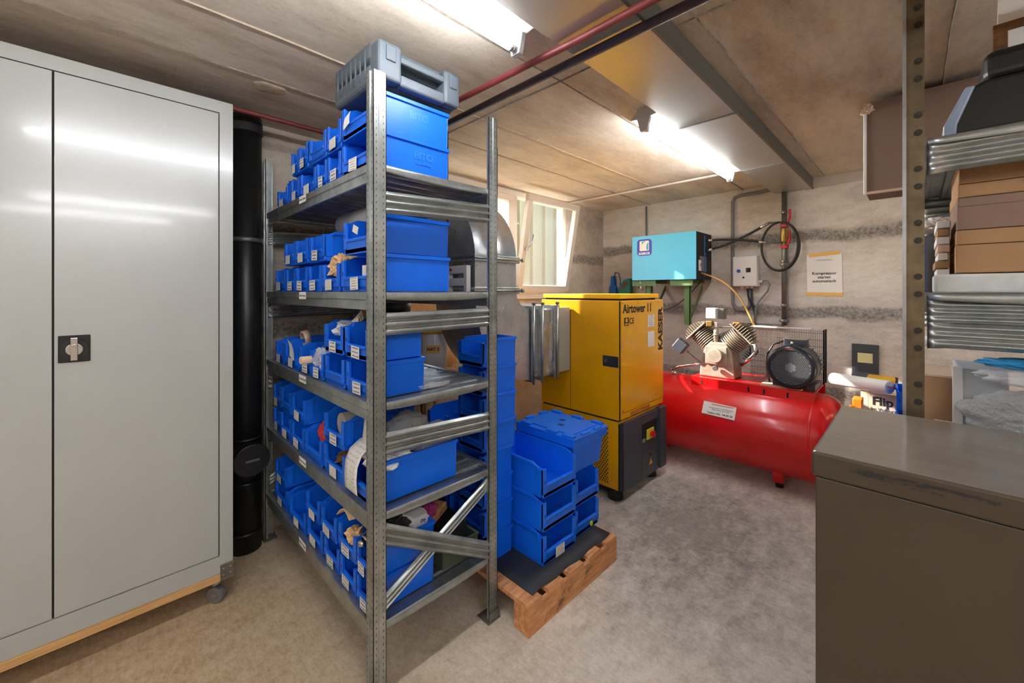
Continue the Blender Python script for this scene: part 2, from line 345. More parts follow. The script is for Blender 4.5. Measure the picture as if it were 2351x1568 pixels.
# ------------------------------------------------------------------ the room
X0, X1, Y0, Y1, ZC = -3.4, 4.72, -3.2, 2.98, 2.62
def struct(o): o['kind'] = 'structure'; return o
struct(MB().box(X0 - .2, X1 + .2, Y0 - .2, Y1 + .25, -.15, 0).build('floor', M['floor']))
ceiling = struct(MB().box(X0 - .2, X1 + .2, Y0 - .2, Y1 + .25, ZC, ZC + .25).build('ceiling', M['ceil']))
struct(MB().box(X1, X1 + .25, Y0, Y1, 0, ZC).build('wall_right', M['wallr']))
struct(MB().box(X0 - .2, X0, Y0, Y1, 0, ZC).build('wall_rear', M['walll']))
struct(MB().box(X0, X1, Y0 - .2, Y0, 0, ZC).build('wall_near', M['walll']))
WX0, WX1, WZ0, WZ1 = 1.58, 3.86, 1.50, 2.60    # window opening
wl = MB(); wl.box(X0, WX0, Y1, Y1 + .25, 0, ZC).box(WX1, 4.45, Y1, Y1 + .06, 0, ZC).box(4.45, X1 + .2, Y1, Y1 + .25, 0, ZC).box(WX1, 4.45, Y1 + .06, Y1 + .25, 0, WZ0).box(WX1, 4.45, Y1 + .06, Y1 + .25, WZ1, ZC).box(WX0, WX1, Y1, Y1 + .25, 0, WZ0).box(WX0, WX1, Y1, Y1 + .25, WZ1, ZC)
struct(wl.build('wall_left', M['walll']))
def seam(pts, wd, mat, th=.006):
    """formwork joint: a narrow uneven ridge on the ceiling"""
    b = MB(); P = []
    (x0, y0), (x1, y1) = pts; L = math.hypot(x1-x0, y1-y0); n = int(L / .06); ux, uy = (x1-x0) / L, (y1-y0) / L
    for i in range(n + 1):
        k = i / n; j = .010 * noise.noise(Vector((x0 + k * L, y0 * 3, 1.7)) * 3); hw = wd * (.5 + .5 * abs(noise.noise(Vector((k * L * 6, y0, x0)))))
        cx, cy = x0 + ux * k * L - uy * j, y0 + uy * k * L + ux * j
        P.append((b.b.verts.new((cx - uy * hw, cy + ux * hw, ZC + .001)), b.b.verts.new((cx, cy, ZC - th)), b.b.verts.new((cx + uy * hw, cy - ux * hw, ZC + .001))))
    for a, c in zip(P, P[1:]):
        b._f([a[0], a[1], c[1], c[0]]); b._f([a[1], a[2], c[2], c[1]])
    b.build('formwork_seam', mat, ceiling)
for y, mt in ((2.31, 'seam'), (1.895, 'seaml'), (1.28, 'seam'), (.60, 'seam'), (-.1, 'seam'), (-.8, 'seam')): seam(((X0, y), (X1, y)), .007, M[mt])
seam(((1.62, Y0), (1.62, 2.9)), .009, M['seam']); seam(((-.9, Y0), (-.9, 2.9)), .006, M['seam'])
for yy in (.86, .99): pass
# chipped patch of pale fresh concrete on the ceiling by the pipe
lump('concrete_patch', (.075, .06, .012), M['seaml'], 3, ceiling, (.60, 2.40, ZC - .002), .3, 2.2, 3, False)
t1 = MB().box(X1 - .03, X1, -2.6, .69, ZC - .085, ZC).build('trim_1', M['offw'], bevel=.003); struct(t1)

# window: fixed frame, mullion, left sash, tilted right sash
win = empty('window_1', (0, Y1, 0)); win['kind'] = 'structure'
b = MB(); f = .055
b.box(WX0, WX1, -.03, .07, WZ1 - f, WZ1).box(WX0, WX1, -.03, .07, WZ0, WZ0 + f).box(WX0, WX0 + f, -.03, .07, WZ0 + f, WZ1 - f).box(WX1 - f, WX1, -.03, .07, WZ0 + f, WZ1 - f)
b.box(2.96, 3.03, -.03, .07, WZ0 + f, WZ1 - f).box(2.10, 2.16, -.03, .07, WZ0 + f, WZ1 - f)
b.build('window_frame', M['offw'], win, bevel=.006)
MB().box(WX0 - .02, WX1 + .02, -.05, .0, WZ0 - .03, WZ0 + .005).build('window_sill', M['offw'], win, bevel=.004)
def sash(x0, x1, z0, z1, par, nm='sash'):
    s_ = MB(); k = .065
    s_.box(x0, x1, -.055, .0, z1 - k, z1).box(x0, x1, -.055, .0, z0, z0 + k).box(x0, x0 + k, -.055, .0, z0 + k, z1 - k).box(x1 - k, x1, -.055, .0, z0 + k, z1 - k)
    o = s_.build(nm, M['offw'], par, bevel=.006)
    MB().box(x0 + k, x1 - k, -.032, -.026, z0 + k, z1 - k).build('pane', M['glass'], o)
    return o
sash(2.17, 2.95, WZ0 + .06, WZ1 - .06, win)
ts = sash(-.43, .43, 0, 1.0, win); ts.location = (3.40, -.035, WZ0 + .055); ts.rotation_euler = (R(10), 0, 0)
hb = MB().tube([(-.40, -.055, .44), (-.40, -.085, .44), (-.39, -.09, .44)], .008).tube([(-.405, -.088, .435), (-.40, -.095, .46), (-.36, -.10, .50), (-.355, -.10, .60)], .009)
hb.build('window_handle', M['chrome'], ts)
MB().box(2.16, 2.96, .03, .034, WZ0 + f, WZ1 - f).build('pane', M['glass'], win)
# light well outside: ground, cream corrugated wall and posts
lw = empty('wall_outside'); lw['kind'] = 'structure'
MB().box(-3, 9, Y1 + .25, 9, 1.30, 1.45).build('ground_slab', plain('outside_paving', '#6f6c66', .9, var=.1), lw)
MB().box(4.35, 8.5, 4.6, 4.8, 1.45, 3.25).build('wall_panel', M['cream'], lw)
for i in range(13): MB().box(4.4 + i * .32, 4.46 + i * .32, 4.54, 4.6, 1.45, 3.2).build('batten', M['cream'], lw, bevel=.005)
for i in range(3): MB().box(3.35 + i * .34, 3.38 + i * .34, 4.2, 4.23, 1.45, 3.0).build('railing_post', M['steel'], lw)
MB().box(3.2, 4.35, 4.2, 4.23, 2.55, 2.58).build('rail', M['steel'], lw)

# ------------------------------------------------------------------ ceiling duct, pipes, lights
t = empty('ceiling_duct', (0, 0, 0), 'flat grey sheet-metal duct running along the ceiling to the far wall', 'duct')
for k, (a, c) in enumerate(((-3.3, .55), (.555, 2.42), (2.425, 3.62), (3.625, X1 - .005))):
    MB().box(a, c, .695, 1.0, 2.525, ZC - .001).build('duct_section', M['ductceil'], t, bevel=.002)
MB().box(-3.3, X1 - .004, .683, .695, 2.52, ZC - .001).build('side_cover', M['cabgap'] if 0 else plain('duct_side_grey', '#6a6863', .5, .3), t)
for x in (.55, 2.42, 3.62): MB().box(x - .003, x + .008, .69, 1.003, 2.521, 2.53).build('joint_strip', M['steel'], t)

def lamp(xa, xb, y, label):
    t = empty('strip_light', ((xa + xb) / 2, y, ZC), label, 'light', 'fluorescent batten lights on the ceiling'); L = (xb - xa) / 2
    MB().prism([(-.085, -.055), (-.035, -.001), (.035, -.001), (.085, -.055), (.03, -.062), (-.03, -.062)], 'x', -L, L).build('lamp_body', M['lamp'], t, bevel=.002)
    for sx in (-1, 1):
        MB().prism([(-.04, -.06), (.04, -.06), (.022, -.135), (-.022, -.135)], 'x', sx * (L - .012) - .012, sx * (L - .012) + .012).build('lamp_holder', M['lamp'], t, bevel=.003)
        MB().cyl((sx * (L - .03), 0, -.115), (sx * (L - .055), 0, -.115), .0142).build('end_cap', M['chrome'], t)
    MB().cyl((-L + .055, 0, -.115), (L - .055, 0, -.115), .0135, n=20).build('tube', M['tube'], t)
    return t
lamp(2.20, 3.76, 1.12, 'glowing fluorescent batten beside the ceiling duct above the compressors')
lamp(-.40, 1.16, 1.12, 'glowing fluorescent batten above the blue bins, cut by the top edge')
for xa, y_, lb in ((-2.9, 1.12, 'nearer'), (-2.9, -.2, 'middle'), (-2.9, -1.9, 'far')): lamp(xa, xa + 1.56, y_, 'added fill batten on the ceiling, unseen behind the camera, the %s one' % lb)  # unseen battens added behind the camera for even fill light
lamp(-.9, .66, -2.4, 'added fill batten on the ceiling, unseen near the rear corner')  # one more unseen batten added for fill
lamp(-.6, .96, -1.35, 'added fill batten on the ceiling, unseen right of the camera')  # added out of view on the right, also for fill
lamp(2.3, 3.86, -1.35, 'added fill batten on the ceiling, unseen over the right-hand rack')  # second added fill batten on the right, out of view
def pipe(name, pts, r, mat, label, cat='pipe', clips=()):
    t = empty(name, pts[0], label, cat); o = Vector(pts[0])
    MB().tube([Vector(p) - o for p in pts], r, 14).build('pipe_run', mat, t)
    for c in clips: MB().cyl(Vector(c[0]) - o, Vector(c[1]) - o, r * 1.25, n=14).build('clamp', M['steel'], t)
    return t
pipe('red_pipe', [(-1.2, 2.66, 2.56), (1.15, 2.66, 2.56), (1.21, 2.64, 2.555), (1.245, 2.58, 2.55), (1.255, 2.5, 2.54), (1.255, .9, 2.50), (1.255, -2.9, 2.50)], .014, M['redpipe'], 'thin red-brown pipe under the ceiling, the one beside the bright strip light', clips=(((1.255, 2.0, 2.53), (1.255, 1.97, 2.53)),))
pipe('brown_bar', [(1.36, 2.9, 2.50), (1.36, -2.9, 2.50)], .018, M['brownpipe'], 'thicker dark brown pipe crossing under the ceiling duct')
pipe('conduit', [(3.88, 2.96, 2.60), (3.88, 1.15, 2.60)], .011, M['offw'], 'white cable conduit on the ceiling from the window to the far strip light')

# drain pipe beside the cabinet
t = empty('drain_pipe', (.588, 2.865, 0), 'black cast soil pipe with a round cleaning hatch beside the grey cabinet', 'pipe')
MB().cyl((0, 0, 0), (0, 0, 2.60), .083, n=36).build('pipe_run', M['black'], t)
MB().cyl((0, 0, 2.50), (0, 0, 2.57), .088, n=36).build('top_collar', M['blackm'], t, bevel=.003)
for z in (.66, .40, .10): MB().cyl((0, 0, z), (0, 0, z + .018), .0865, n=36).build('socket_ring', M['black'], t)
MB().cyl((0, 0, 1.845), (0, 0, 1.87), .0865, n=36).box(.08, .094, -.012, .012, 1.843, 1.872).build('clamp', M['steel'], t)
d = Vector((-.02, -.99, 0)).normalized()
MB().cyl(d * .04 + Vector((0, 0, .575)), d * .145 + Vector((0, 0, .575)), .085, n=32).build('hatch_neck', M['black'], t)
h = MB().cyl(d * .145 + Vector((0, 0, .575)), d * .165 + Vector((0, 0, .575)), .095, .09, n=32).build('hatch_cover', M['black'], t, bevel=.003)
MB().box(-.035, .035, -.172, -.16, .57, .582).build('hatch_grip', M['chrome'] if 0 else M['steel'], h)

# ------------------------------------------------------------------ grey cabinet on a castor board
t = empty('steel_cabinet', (0, 2.42, 0), 'tall light grey double-door steel cabinet standing on a castor board', 'cabinet')
cx0, cx1, cz0, cz1 = -.72, .442, .162, 2.487
MB().box(cx0, cx1, .02, .45, cz0, cz1).build('cabinet_body', M['cab'], t, bevel=.003)
fr = MB(); fr.box(cx0, cx1, 0, .02, cz1 - .058, cz1).box(cx0, cx1, 0, .02, cz0, cz0 + .085).box(cx1 - .055, cx1, 0, .02, cz0 + .085, cz1 - .058).box(cx0, cx0 + .055, 0, .02, cz0 + .085, cz1 - .058)
fr.build('front_frame', M['cab'], t)
MB().box(cx0 + .055, cx1 - .055, .012, .0199, cz0 + .085, cz1 - .058).build('door_gap', M['cabgap'], t)
dz0, dz1 = cz0 + .089, cz1 - .062; split = -.155
dl = MB().box(cx0 + .059, split - .003, 0, .012, dz0, dz1).build('door', M['cab'], t, bevel=.0015)
dr = MB().box(split + .003, cx1 - .059, 0, .012, dz0, dz1).build('door', M['cab'], t, bevel=.0015)
hp = MB().box(-.142, -.052, -.006, 0, 1.263, 1.372).build('handle_plate', M['blackm'], dr, bevel=.004)
lk = MB().cyl((-.097, -.006, 1.315), (-.097, -.010, 1.315), .040, n=28)
lk.build('handle_boss', M['black'], dr); MB().cyl((-.097, -.010, 1.315), (-.097, -.018, 1.315), .025, n=28).build('handle_disc', M['chrome'], dr, bevel=.002)
MB().box(-.107, -.087, -.030, -.010, 1.272, 1.363).cyl((-.097, -.030, 1.332), (-.097, -.033, 1.332), .007).build('handle_grip', M['chrome'], dr, bevel=.002)
MB().box(cx0, cx1, -.002, .46, .124, .160).build('castor_board', M['ply'], t, bevel=.002)
bp = MB().box(cx1 - .053, cx1 + .003, -.006, -.001, .128, .205).box(cx1 + .0005, cx1 + .004, -.006, .05, .128, .205).build('corner_bracket', M['steel'], t, bevel=.002)
sc = MB()
for dx, dz in ((.012, .02), (.04, .02), (.012, .05), (.04, .05)): sc.cyl((cx1 - dx, -.006, .135 + dz), (cx1 - dx, -.009, .135 + dz), .004, n=8)
sc.build('screws', M['chrome'], bp)
for x, y in ((cx1 - .06, .05), (cx0 + .08, .05), (cx1 - .06, .40), (cx0 + .08, .40)):
    c_ = MB().box(x - .028, x + .028, y - .028, y + .028, .112, .124).cyl((x, y, .083), (x, y, .113), .018, n=16).build('castor', M['chrome'], t)
    MB().cyl((x + .012, y + .011, .040), (x - .012, y - .011, .040), .040, n=28).cyl((x - .012, y - .011, .040), (x - .016, y - .0145, .040), .012, n=14).build('castor_wheel', plain('grey_castor_rubber', '#6c6a69', .6) if x > 0 and y < .1 else bpy.data.materials['grey_castor_rubber'], c_, bevel=.004)

# ------------------------------------------------------------------ racks
def upright(rt, x, y, sx, sy, h, name='upright'):
    """angle upright: outer corner at x,y; legs run towards sx / sy; lips, groove, rows of perforations"""
    L1, L2, th = .052, .058, .0025
    b = MB()
    b.box(*sorted((x, x + sx * L1)), *sorted((y, y + sy * th)), .012, h); b.box(*sorted((x, x + sx * th)), *sorted((y, y + sy * L2)), .012, h)
    b.box(*sorted((x + sx * (L1 - th), x + sx * L1)), *sorted((y, y + sy * .014)), .012, h); b.box(*sorted((x, x + sx * .014)), *sorted((y + sy * (L2 - th), y + sy * L2)), .012, h)
    b.box(*sorted((x + sx * .021, x + sx * .027)), *sorted((y - sy * .003, y)), .012, h); b.box(*sorted((x - sx * .003, x)), *sorted((y + sy * .024, y + sy * .03)), .012, h)
    u = b.build(name, M['galv'], rt)
    p = MB(); k = .05
    while k < h - .02:
        for q in (.010, .038): p.box(*sorted((x + sx * q, x + sx * (q + .004))), *sorted((y - sy * .0008, y + sy * .001)), k, k + .008)
        for q in (.010, .044): p.box(*sorted((x - sx * .0008, x + sx * .001)), *sorted((y + sy * q, y + sy * (q + .004))), k, k + .008)
        k += .025
    tag(p.build('perforations', M['steel'], u), kind='stuff')
    fo = MB().box(x - sx * .012, x + sx * .065, y - sy * .012, y + sy * .07, 0, .006) if 0 else MB().box(*sorted((x - sx * .012, x + sx * .065)), *sorted((y - sy * .012, y + sy * .07)), 0, .006)
    fo.box(*sorted((x - sx * .008, x - sx * .0035)), *sorted((y - sy * .008, y + sy * .06)), .006, .045).box(*sorted((x - sx * .008, x + sx * .055)), *sorted((y - sy * .008, y - sy * .0035)), .006, .045)
    fo.build('foot_plate', M['steel'], u, bevel=.001)
    return u
def brace(rt, axis, fixed, a, za, c, zc, h=.085, name='side_brace'):
    """ribbed strip from (a,za) to (c,zc) in the plane 'fixed'; flattened flared ends"""
    def fn(u, v):
        k = min(1, min(u, 1 - u) / .09); k = k * k * (3 - 2 * k)
        hh = h * (1.12 - .12 * k) ; off = .007 * k * math.cos(v * 3 * 2 * PI)
        L = a + (c - a) * u; z = za + (zc - za) * u + (v - .5) * hh
        return (L, fixed + off, z) if axis == 'x' else (fixed + off, L, z)
    return MB().grid(26, 24, fn).build(name, M['galv'], rt, solid=.002)
def deck(rt, x0, x1, y0, y1, z, n, along='x'):
    """pressed steel deck, ribs along one axis"""
    def fn(u, v):
        q = (v * n) % 1; k = 0 if q < .62 else (-1 if .70 < q < .92 else (-(q - .62) / .08 if q <= .70 else -(1 - q) / .08))
        return (x0 + (x1-x0) * u, y0 + (y1-y0) * v, z + .010 * k) if along == 'x' else (x0 + (x1-x0) * v, y0 + (y1-y0) * u, z + .010 * k)
    d = MB().grid(1, n * 13, fn, False).build('shelf_deck', M['galvd'], rt, solid=.0016)
    return d
RK = empty('shelf_rack', (0, 0, 0), 'tall galvanised steel rack filled with blue bins in the middle of the room', 'rack')
rx0, rx1, ry0, ry1, RH = .689, 1.31, 1.41, 2.905, 2.37
for x, sx in ((rx0, 1), (rx1, -1)):
    for y, sy in ((ry0, 1), (ry1, -1)): upright(RK, x, y, sx, sy, RH)
LV = {1: 2.03, 2: 1.545, 3: 1.125, 4: .71, 5: .295}
for n_, z in LV.items():
    for x, s_ in ((rx0 + .004, 1), (rx1 - .004, -1)):
        b = MB().prism([(x, z + .003), (x + s_ * .03, z + .003), (x + s_ * .03, z - .006), (x + s_ * .014, z - .006), (x + s_ * .014, z - .066), (x + s_ * .004, z - .066), (x + s_ * .004, z - .030), (x, z - .026)], 'y', ry0 + .006, ry1 - .006)
        b.build('shelf_beam', M['galv'], RK, bevel=.001)
    dk = deck(RK, rx0 + .03, rx1 - .03, ry0 + .02, ry1 - .02, z - .002, 17)
    for y in (ry0 + .018, ry1 - .018):
        def fn(u, v, y=y, z=z):
            sag = .022 + .012 * math.sin(PI * u) ** .5; a = v * PI * .75
            return (rx0 + .03 + (rx1 - rx0 - .06) * u, y + (.010 * math.sin(a) * (1 if y > 2 else -1)) * .8, z + .001 - sag * (1 - math.cos(a)) * .6)
        MB().grid(16, 8, fn).build('deck_edge', M['galv'], RK, solid=.0016)
for y in (ry0 + .016, ry1 - .016):
    for za, zc in ((1.885, 1.915), (1.425, 1.43), (.975, .94), (.65, .318)): brace(RK, 'x', y + (.012 if y > 2 else -.012), rx0 + .02, za, rx1 - .02, zc)
    brace(RK, 'x', y, rx0 + .02, .345, rx1 - .02, .655, .06, 'diagonal_brace')
for n_, z in LV.items():
    lb = card('shelf_label', .10, .036, M['paper'], RK, (rx0 + .001 if n_ else 0, 2.18, z - .014))
    lb.location = (rx0 + .002, 2.18, z - .016)
    text('lettering', 'Diverse Firmen', .014, M['inkb'], lb, (-.001, 0, 0))

# ------------------------------------------------------------------ blue open-front bins
_bins = {}
def bin_mesh(wd, ln, h, low=.42, style=0):
    key = (round(wd, 3), round(ln, 3), round(h, 3), style)
    if key in _bins: return _bins[key]
    b = bmesh.new(); mb = MB(); mb.b.free(); mb.b = b; hw = wd / 2; th = .0035; pw = min(.03, wd * .17); fh = h * .88; lh = h * low
    k = .006                                                      # foot inset
    mb.box(.02, ln - .008, -hw + k + .004, hw - k - .004, 0, .004)
    mb.prism([(ln - .008, 0), (ln - .004, 0), (ln, h), (ln - .004, h)], 'y', -hw + .006, hw - .006)
    for s_ in (-1, 1):
        prof = [(.02, 0), (ln - .006, 0), (ln, h), (ln * .16, h), (.03, fh + .004), (.004, fh), (.0, fh - .006), (.006, .03)]
        y_ = s_ * (hw - .008); mb.prism(prof, 'y', *sorted((y_ - s_ * th, y_)))
        # rim lip along the top of the side
        mb.prism([(ln, h), (ln * .16, h), (.03, fh + .004), (.03, fh - .010), (ln * .16, h - .016), (ln, h - .016)], 'y', *sorted((y_, y_ + s_ * .008)))
        # front post and its outer return
        y0, y1 = sorted((s_ * (hw - .002), s_ * (hw - pw)))
        mb.prism([(0, .022), (.012, .022), (.012, fh - .002), (0, fh)], 'y', y0, y1)
        a0, a1 = sorted((s_ * (hw - .006), s_ * (hw - .002))); mb.box(.0, .045, a0, a1, .022, fh - .004)
    mb.box(ln - .002, ln + .006, -hw + .002, hw - .002, h - .014, h)
    # low front wall with sill
    mb.prism([(.004, .02), (.010, .02), (.012, lh), (.0, lh), (-.004, lh - .006), (-.002, lh - .014), (.002, lh - .016)], 'y', -hw + pw - .002, hw - pw + .002)
    mb.prism([(.004, .0), (.024, .0), (.024, .024), (.004, .024)], 'y', -hw + .012, hw - .012)
    mb.box(.004, .012, -hw + .004, hw - .004, .004, .024)
    mb.mi = 1
    mb.box(-.0012, .002, hw - pw * .72, hw - pw * .52, lh + .004, lh + .022)
    bmesh.ops.recalc_face_normals(b, faces=b.faces[:])
    me = bpy.data.meshes.new('storage_bin'); b.to_mesh(me); b.free()
    me.materials.append(M['blue']); me.materials.append(M['blued']); _bins[key] = me; return me
def make_bin(x, y, z, wd, ln, h, label, group, rz=0, lab=None, low=.42, style=0, seed=0, name='storage_bin'):
    me = bin_mesh(wd, ln, h, low, style); o = bpy.data.objects.new(name, me); C.objects.link(o)
    o.location = (x, y, z); o.rotation_euler = (0, 0, rz); tag(o, label, 'bin', group)
    md = o.modifiers.new('bevel', 'BEVEL'); md.width = .0016; md.segments = 2; md.limit_method = 'ANGLE'; md.angle_limit = R(40)
    if lab is not None:
        rr = random.Random(seed); lw_ = min(.074, wd * .42)
        cc = card('label_card', lw_, h * low * .80, M['cards'][lab], o, (-.0052, rr.uniform(-.01, .012), h * low * .52), spin=rr.uniform(-.05, .05))
    return o
G = {n_: 'open-front blue bins on the rack, shelf %d from the top' % n_ for n_ in range(1, 6)}
ORD = ['first', 'second', 'third', 'fourth', 'fifth', 'sixth']; SH = {1: 'top', 2: 'second', 3: 'middle', 4: 'fourth', 5: 'lowest'}
PITCH = .145
def shelf_bins(n_, row, spans, labs, lens=None, hs=None, lows=None, note=None, dz=None):
    z = LV[n_] + .004 + (0 if row == 'lower' else (dz or PITCH) + .0)
    for i, (ya, yb) in enumerate(spans):
        ln = (lens or {}).get(i, .35); h = (hs or {}).get(i, PITCH - .003); nt_ = (note or {}).get(i, '')
        lb = 'blue bin%s, %s from left in the %s row of the %s shelf' % (' ' + nt_ if nt_ else '', ORD[i], row, SH[n_])
        make_bin(.712 + random.uniform(-.004, .004), (ya + yb) / 2, z, abs(ya - yb) - .004, ln, h, lb, G[n_], rz=R(random.uniform(-.4, .4)), lab=labs[i], seed=n_ * 10 + i, low=(lows or {}).get(i, .42))
shelf_bins(1, 'lower', [(2.69, 2.49), (2.45, 2.305), (2.295, 2.06), (2.045, 1.915), (1.91, 1.75), (1.745, 1.475)], [0, 0, 0, 1, 1, 0], {5: .37}, {5: .152, 0: .12}, note={})
shelf_bins(1, 'upper', [(2.43, 2.31), (2.305, 2.165), (2.16, 1.935), (1.93, 1.76)], [0, 1, None, 0])
make_bin(.708, 1.610, LV[1] + .158, .266, .37, .155, 'blue bin topping the nearest stack of the top shelf, grey case lying on it', G[1])
shelf_bins(2, 'lower', [(2.75, 2.56), (2.55, 2.365), (2.355, 2.17), (2.165, 1.985), (1.98, 1.77), (1.765, 1.475)], [0, 1, 1, 1, 2, 0], {5: .37}, {5: .152})
shelf_bins(2, 'upper', [(2.565, 2.365), (2.36, 2.165), (2.155, 1.955)], [0, 0, 1])
make_bin(.708, 1.600, LV[2] + .158, .25, .37, .155, 'blue bin without a card on top of the nearest stack of the second shelf', G[2])
shelf_bins(3, 'lower', [(2.72, 2.565), (2.555, 2.32), (2.31, 2.12), (2.115, 1.955), (1.945, 1.725), (1.715, 1.475)], [0, 0, 1, 1, None, 1], {5: .24, 4: .30})
make_bin(.708, 1.835, LV[3] + .149, .215, .30, .142, 'blue bin holding papers, left of the two upper bins on the middle shelf', G[3], lab=1, seed=3)
make_bin(.708, 1.600, LV[3] + .149, .225, .24, .142, 'blue bin with a handwritten card, nearest of the upper bins on the middle shelf', G[3], lab=1, seed=4)
shelf_bins(4, 'lower', [(2.79, 2.64), (2.635, 2.435), (2.43, 2.22), (2.21, 1.975), (1.965, 1.72)], [2, 2, 1, None, 2], note={3: 'with red net'})
make_bin(.712, 1.590, LV[4] + .004, .235, .41, .165, 'longest blue bin of the fourth shelf, overflowing with white paper and film', G[4])
shelf_bins(4, 'upper', [(2.79, 2.64), (2.635, 2.445), (2.435, 2.215), (1.965, 1.735)], [2, None, 0, 1], note={3: 'with cloth roll'})
shelf_bins(5, 'lower', [(2.735, 2.51), (2.46, 2.195), (2.185, 1.975), (1.965, 1.78), (1.77, 1.605), (1.598, 1.470)], [2, 2, 2, 1, 1, 1], {5: .29}, {5: .128, 4: .128, 3: .128, 2: .128, 1: .128, 0: .128})
shelf_bins(5, 'upper', [(2.73, 2.52), (2.19, 2.0), (1.99, 1.80), (1.79, 1.605), (1.598, 1.470)], [2, 2, 1, 1, 1], {4: .29}, {4: .128, 3: .128, 2: .128, 1: .128, 0: .128}, dz=.131)
# raised maker's lettering on the long sides of the bins next to the post
def emboss(z, y, parent_lab, x=.95):
    for o in C.objects:
        if o.get('label', '').startswith(parent_lab):
            lx, ly = x - o.location.x, y - o.location.y
            o.rotation_euler = (0, 0, 0)
            text('raised_lettering', 'BITO', .042, M['bluel'], o, (lx, ly, z + .012), FY, ext=.0012, bold=.001)
            text('raised_lettering', 'Lagertechnik', .015, M['bluel'], o, (lx, ly, z - .020), FY, ext=.001)
emboss(.075, 1.4835, 'blue bin, sixth from left in the lower row of the top'); emboss(.085, 1.4855, 'blue bin topping the nearest stack of the top', .93)

# ------------------------------------------------------------------ things in and on the rack bins
# grey carrying case on the top bins
t = empty('tool_case', (.715, 1.43, 2.352), 'dark grey moulded power-tool case lying on the topmost bins', 'case', rz=R(1))
MB().box(0, .40, .05, .40, .002, .088).build('lower_shell', M['case'], t, bevel=.024, seg=4)
MB().box(0, .40, .05, .40, .090, .176).build('upper_shell', M['case'], t, bevel=.024, seg=4)
MB().box(.005, .105, .0, .08, .012, .160).build('latch_block', M['case'], t, bevel=.014, seg=3)
MB().box(.31, .395, .0, .08, .012, .160).build('latch_block', M['case'], t, bevel=.014, seg=3)
MB().box(.10, .315, .005, .035, .100, .128).build('handle', M['case'], t, bevel=.008, seg=3)
MB().box(.10, .315, .004, .05, .008, .055).build('front_bar', M['case'], t, bevel=.010, seg=3)
for x in (.035, .335): MB().box(x, x + .042, -.006, .004, .085, .145).build('latch', M['case'], t, bevel=.004)
for k in range(7): MB().cyl((.001, .10 + k * .042, .03), (.001, .10 + k * .042, .15), .004, n=8).build('side_rib', M['case'], t)
def loose(o, label, cat): return tag(o, label, cat)
loose(lump('blue_cloth', (.05, .05, .035), M['blue2'], 2, None, (.80, 2.60, 2.175), .4, 2.5), 'crumpled blue cloth in the leftmost bin of the top shelf', 'cloth')
loose(lump('paper_bag', (.07, .06, .03), M['paper'], 5, None, (.83, 2.50, 2.20), .4, 2.5), 'crumpled white bag behind the lowest bins of the top shelf', 'bag')
loose(lump('kraft_paper', (.06, .092, .058), M['kraft'], 9, None, (.775, 1.875, 1.665), .30, 3.0), 'crumpled brown kraft paper bulging from a bin on the second shelf', 'paper')
t = tag(MB().cyl((0, 0, 0), (0, .42, 0), .062, n=36).cyl((0, -.004, 0), (0, .424, 0), .025, n=20).build('film_roll', M['roll'], None, loc=(.93, 1.80, 1.91)), 'roll of clear plastic film lying behind the second-shelf bins', 'roll')
s_ = card('note', .03, .05, M['form'], None, (.706, 1.60, 1.80), FX, spin=1.2); tag(s_, 'white slip sticking out of the top bin on the second shelf', 'note')
s_ = card('note', .06, .06, M['paper'], None, (.698, 1.675, 2.262), FX, spin=.25, curl=-.012); tag(s_, 'curling white slip on the uppermost bin of the top shelf', 'note')
s_ = card('note', .045, .05, M['form'], None, (.727, 1.56, 1.63), FX); tag(s_, 'white slip standing in the nearest lower bin of the second shelf', 'note')
loose(lump('dark_rag', (.05, .06, .035), M['oldwood'], 12, None, (.80, 2.455, 1.655), .5, 3), 'brown rag in the second bin of the second shelf', 'rag')
loose(lump('paper_scrap', (.05, .05, .03), M['paper'], 13, None, (.80, 2.65, 1.655), .5, 3), 'crumpled white scraps in the leftmost bin of the second shelf', 'paper')
for k, (y, z, m_, lb) in enumerate(((2.52, 1.275, 'cardl', 'pale cardboard roll edge in a middle-shelf bin, further one'), (2.16, 1.235, 'brass', 'brass coil in a middle-shelf bin beside the cardboard tube'))):
    o = MB().lathe([(.035, 0), (.045, 0), (.045, .03), (.035, .03), (.035, 0)], 28, Matrix.Rotation(R(80), 4, 'Y')).build('coil', M[m_], None, loc=(.80, y, z)); tag(o, lb, 'coil')
o = MB().cyl((0, 0, 0), (.20, .03, -.005), .018, n=20).cyl((-.001, 0, 0), (.02, .003, 0), .014, n=20).build('cardboard_tube', M['cardl'], None, loc=(.66, 2.11, 1.215)); tag(o, 'short cardboard tube poking out of a middle-shelf bin', 'tube')
loose(lump('plastic_bag', (.035, .07, .05), M['film'], 21, None, (.735, 2.03, 1.225), .3, 2.6), 'clear plastic bag hanging over a middle-shelf bin', 'bag')
s_ = card('leaflet', .075, .10, M['paper'], None, (.704, 2.38, 1.235), FX, spin=-.3, curl=.02); tag(s_, 'curled white leaflet over the second bin of the middle shelf', 'leaflet')
loose(lump('paper_bundle', (.08, .08, .04), M['roll'], 22, None, (.80, 1.835, 1.375), .35, 2.2, 3), 'pale plastic sleeves bulging in the upper middle-shelf bin', 'papers')
for k in range(3):
    s_ = card('cream_leaflet', .09, .045, M['cardl'] if k % 2 else M['paper'], None, (.79 + .01 * k, 1.80, 1.40 + .012 * k), FX, spin=.3 + .1 * k); tag(s_, 'cream leaflet, %s in the bundle on the middle shelf' % ['lowest', 'middle one', 'topmost'][k], 'leaflet')
loose(lump('red_net_bag', (.06, .075, .07), M['reds'], 31, None, (.80, 2.09, .835), .22, 4, 4, False), 'red net bag in a lower bin of the fourth shelf', 'bag')
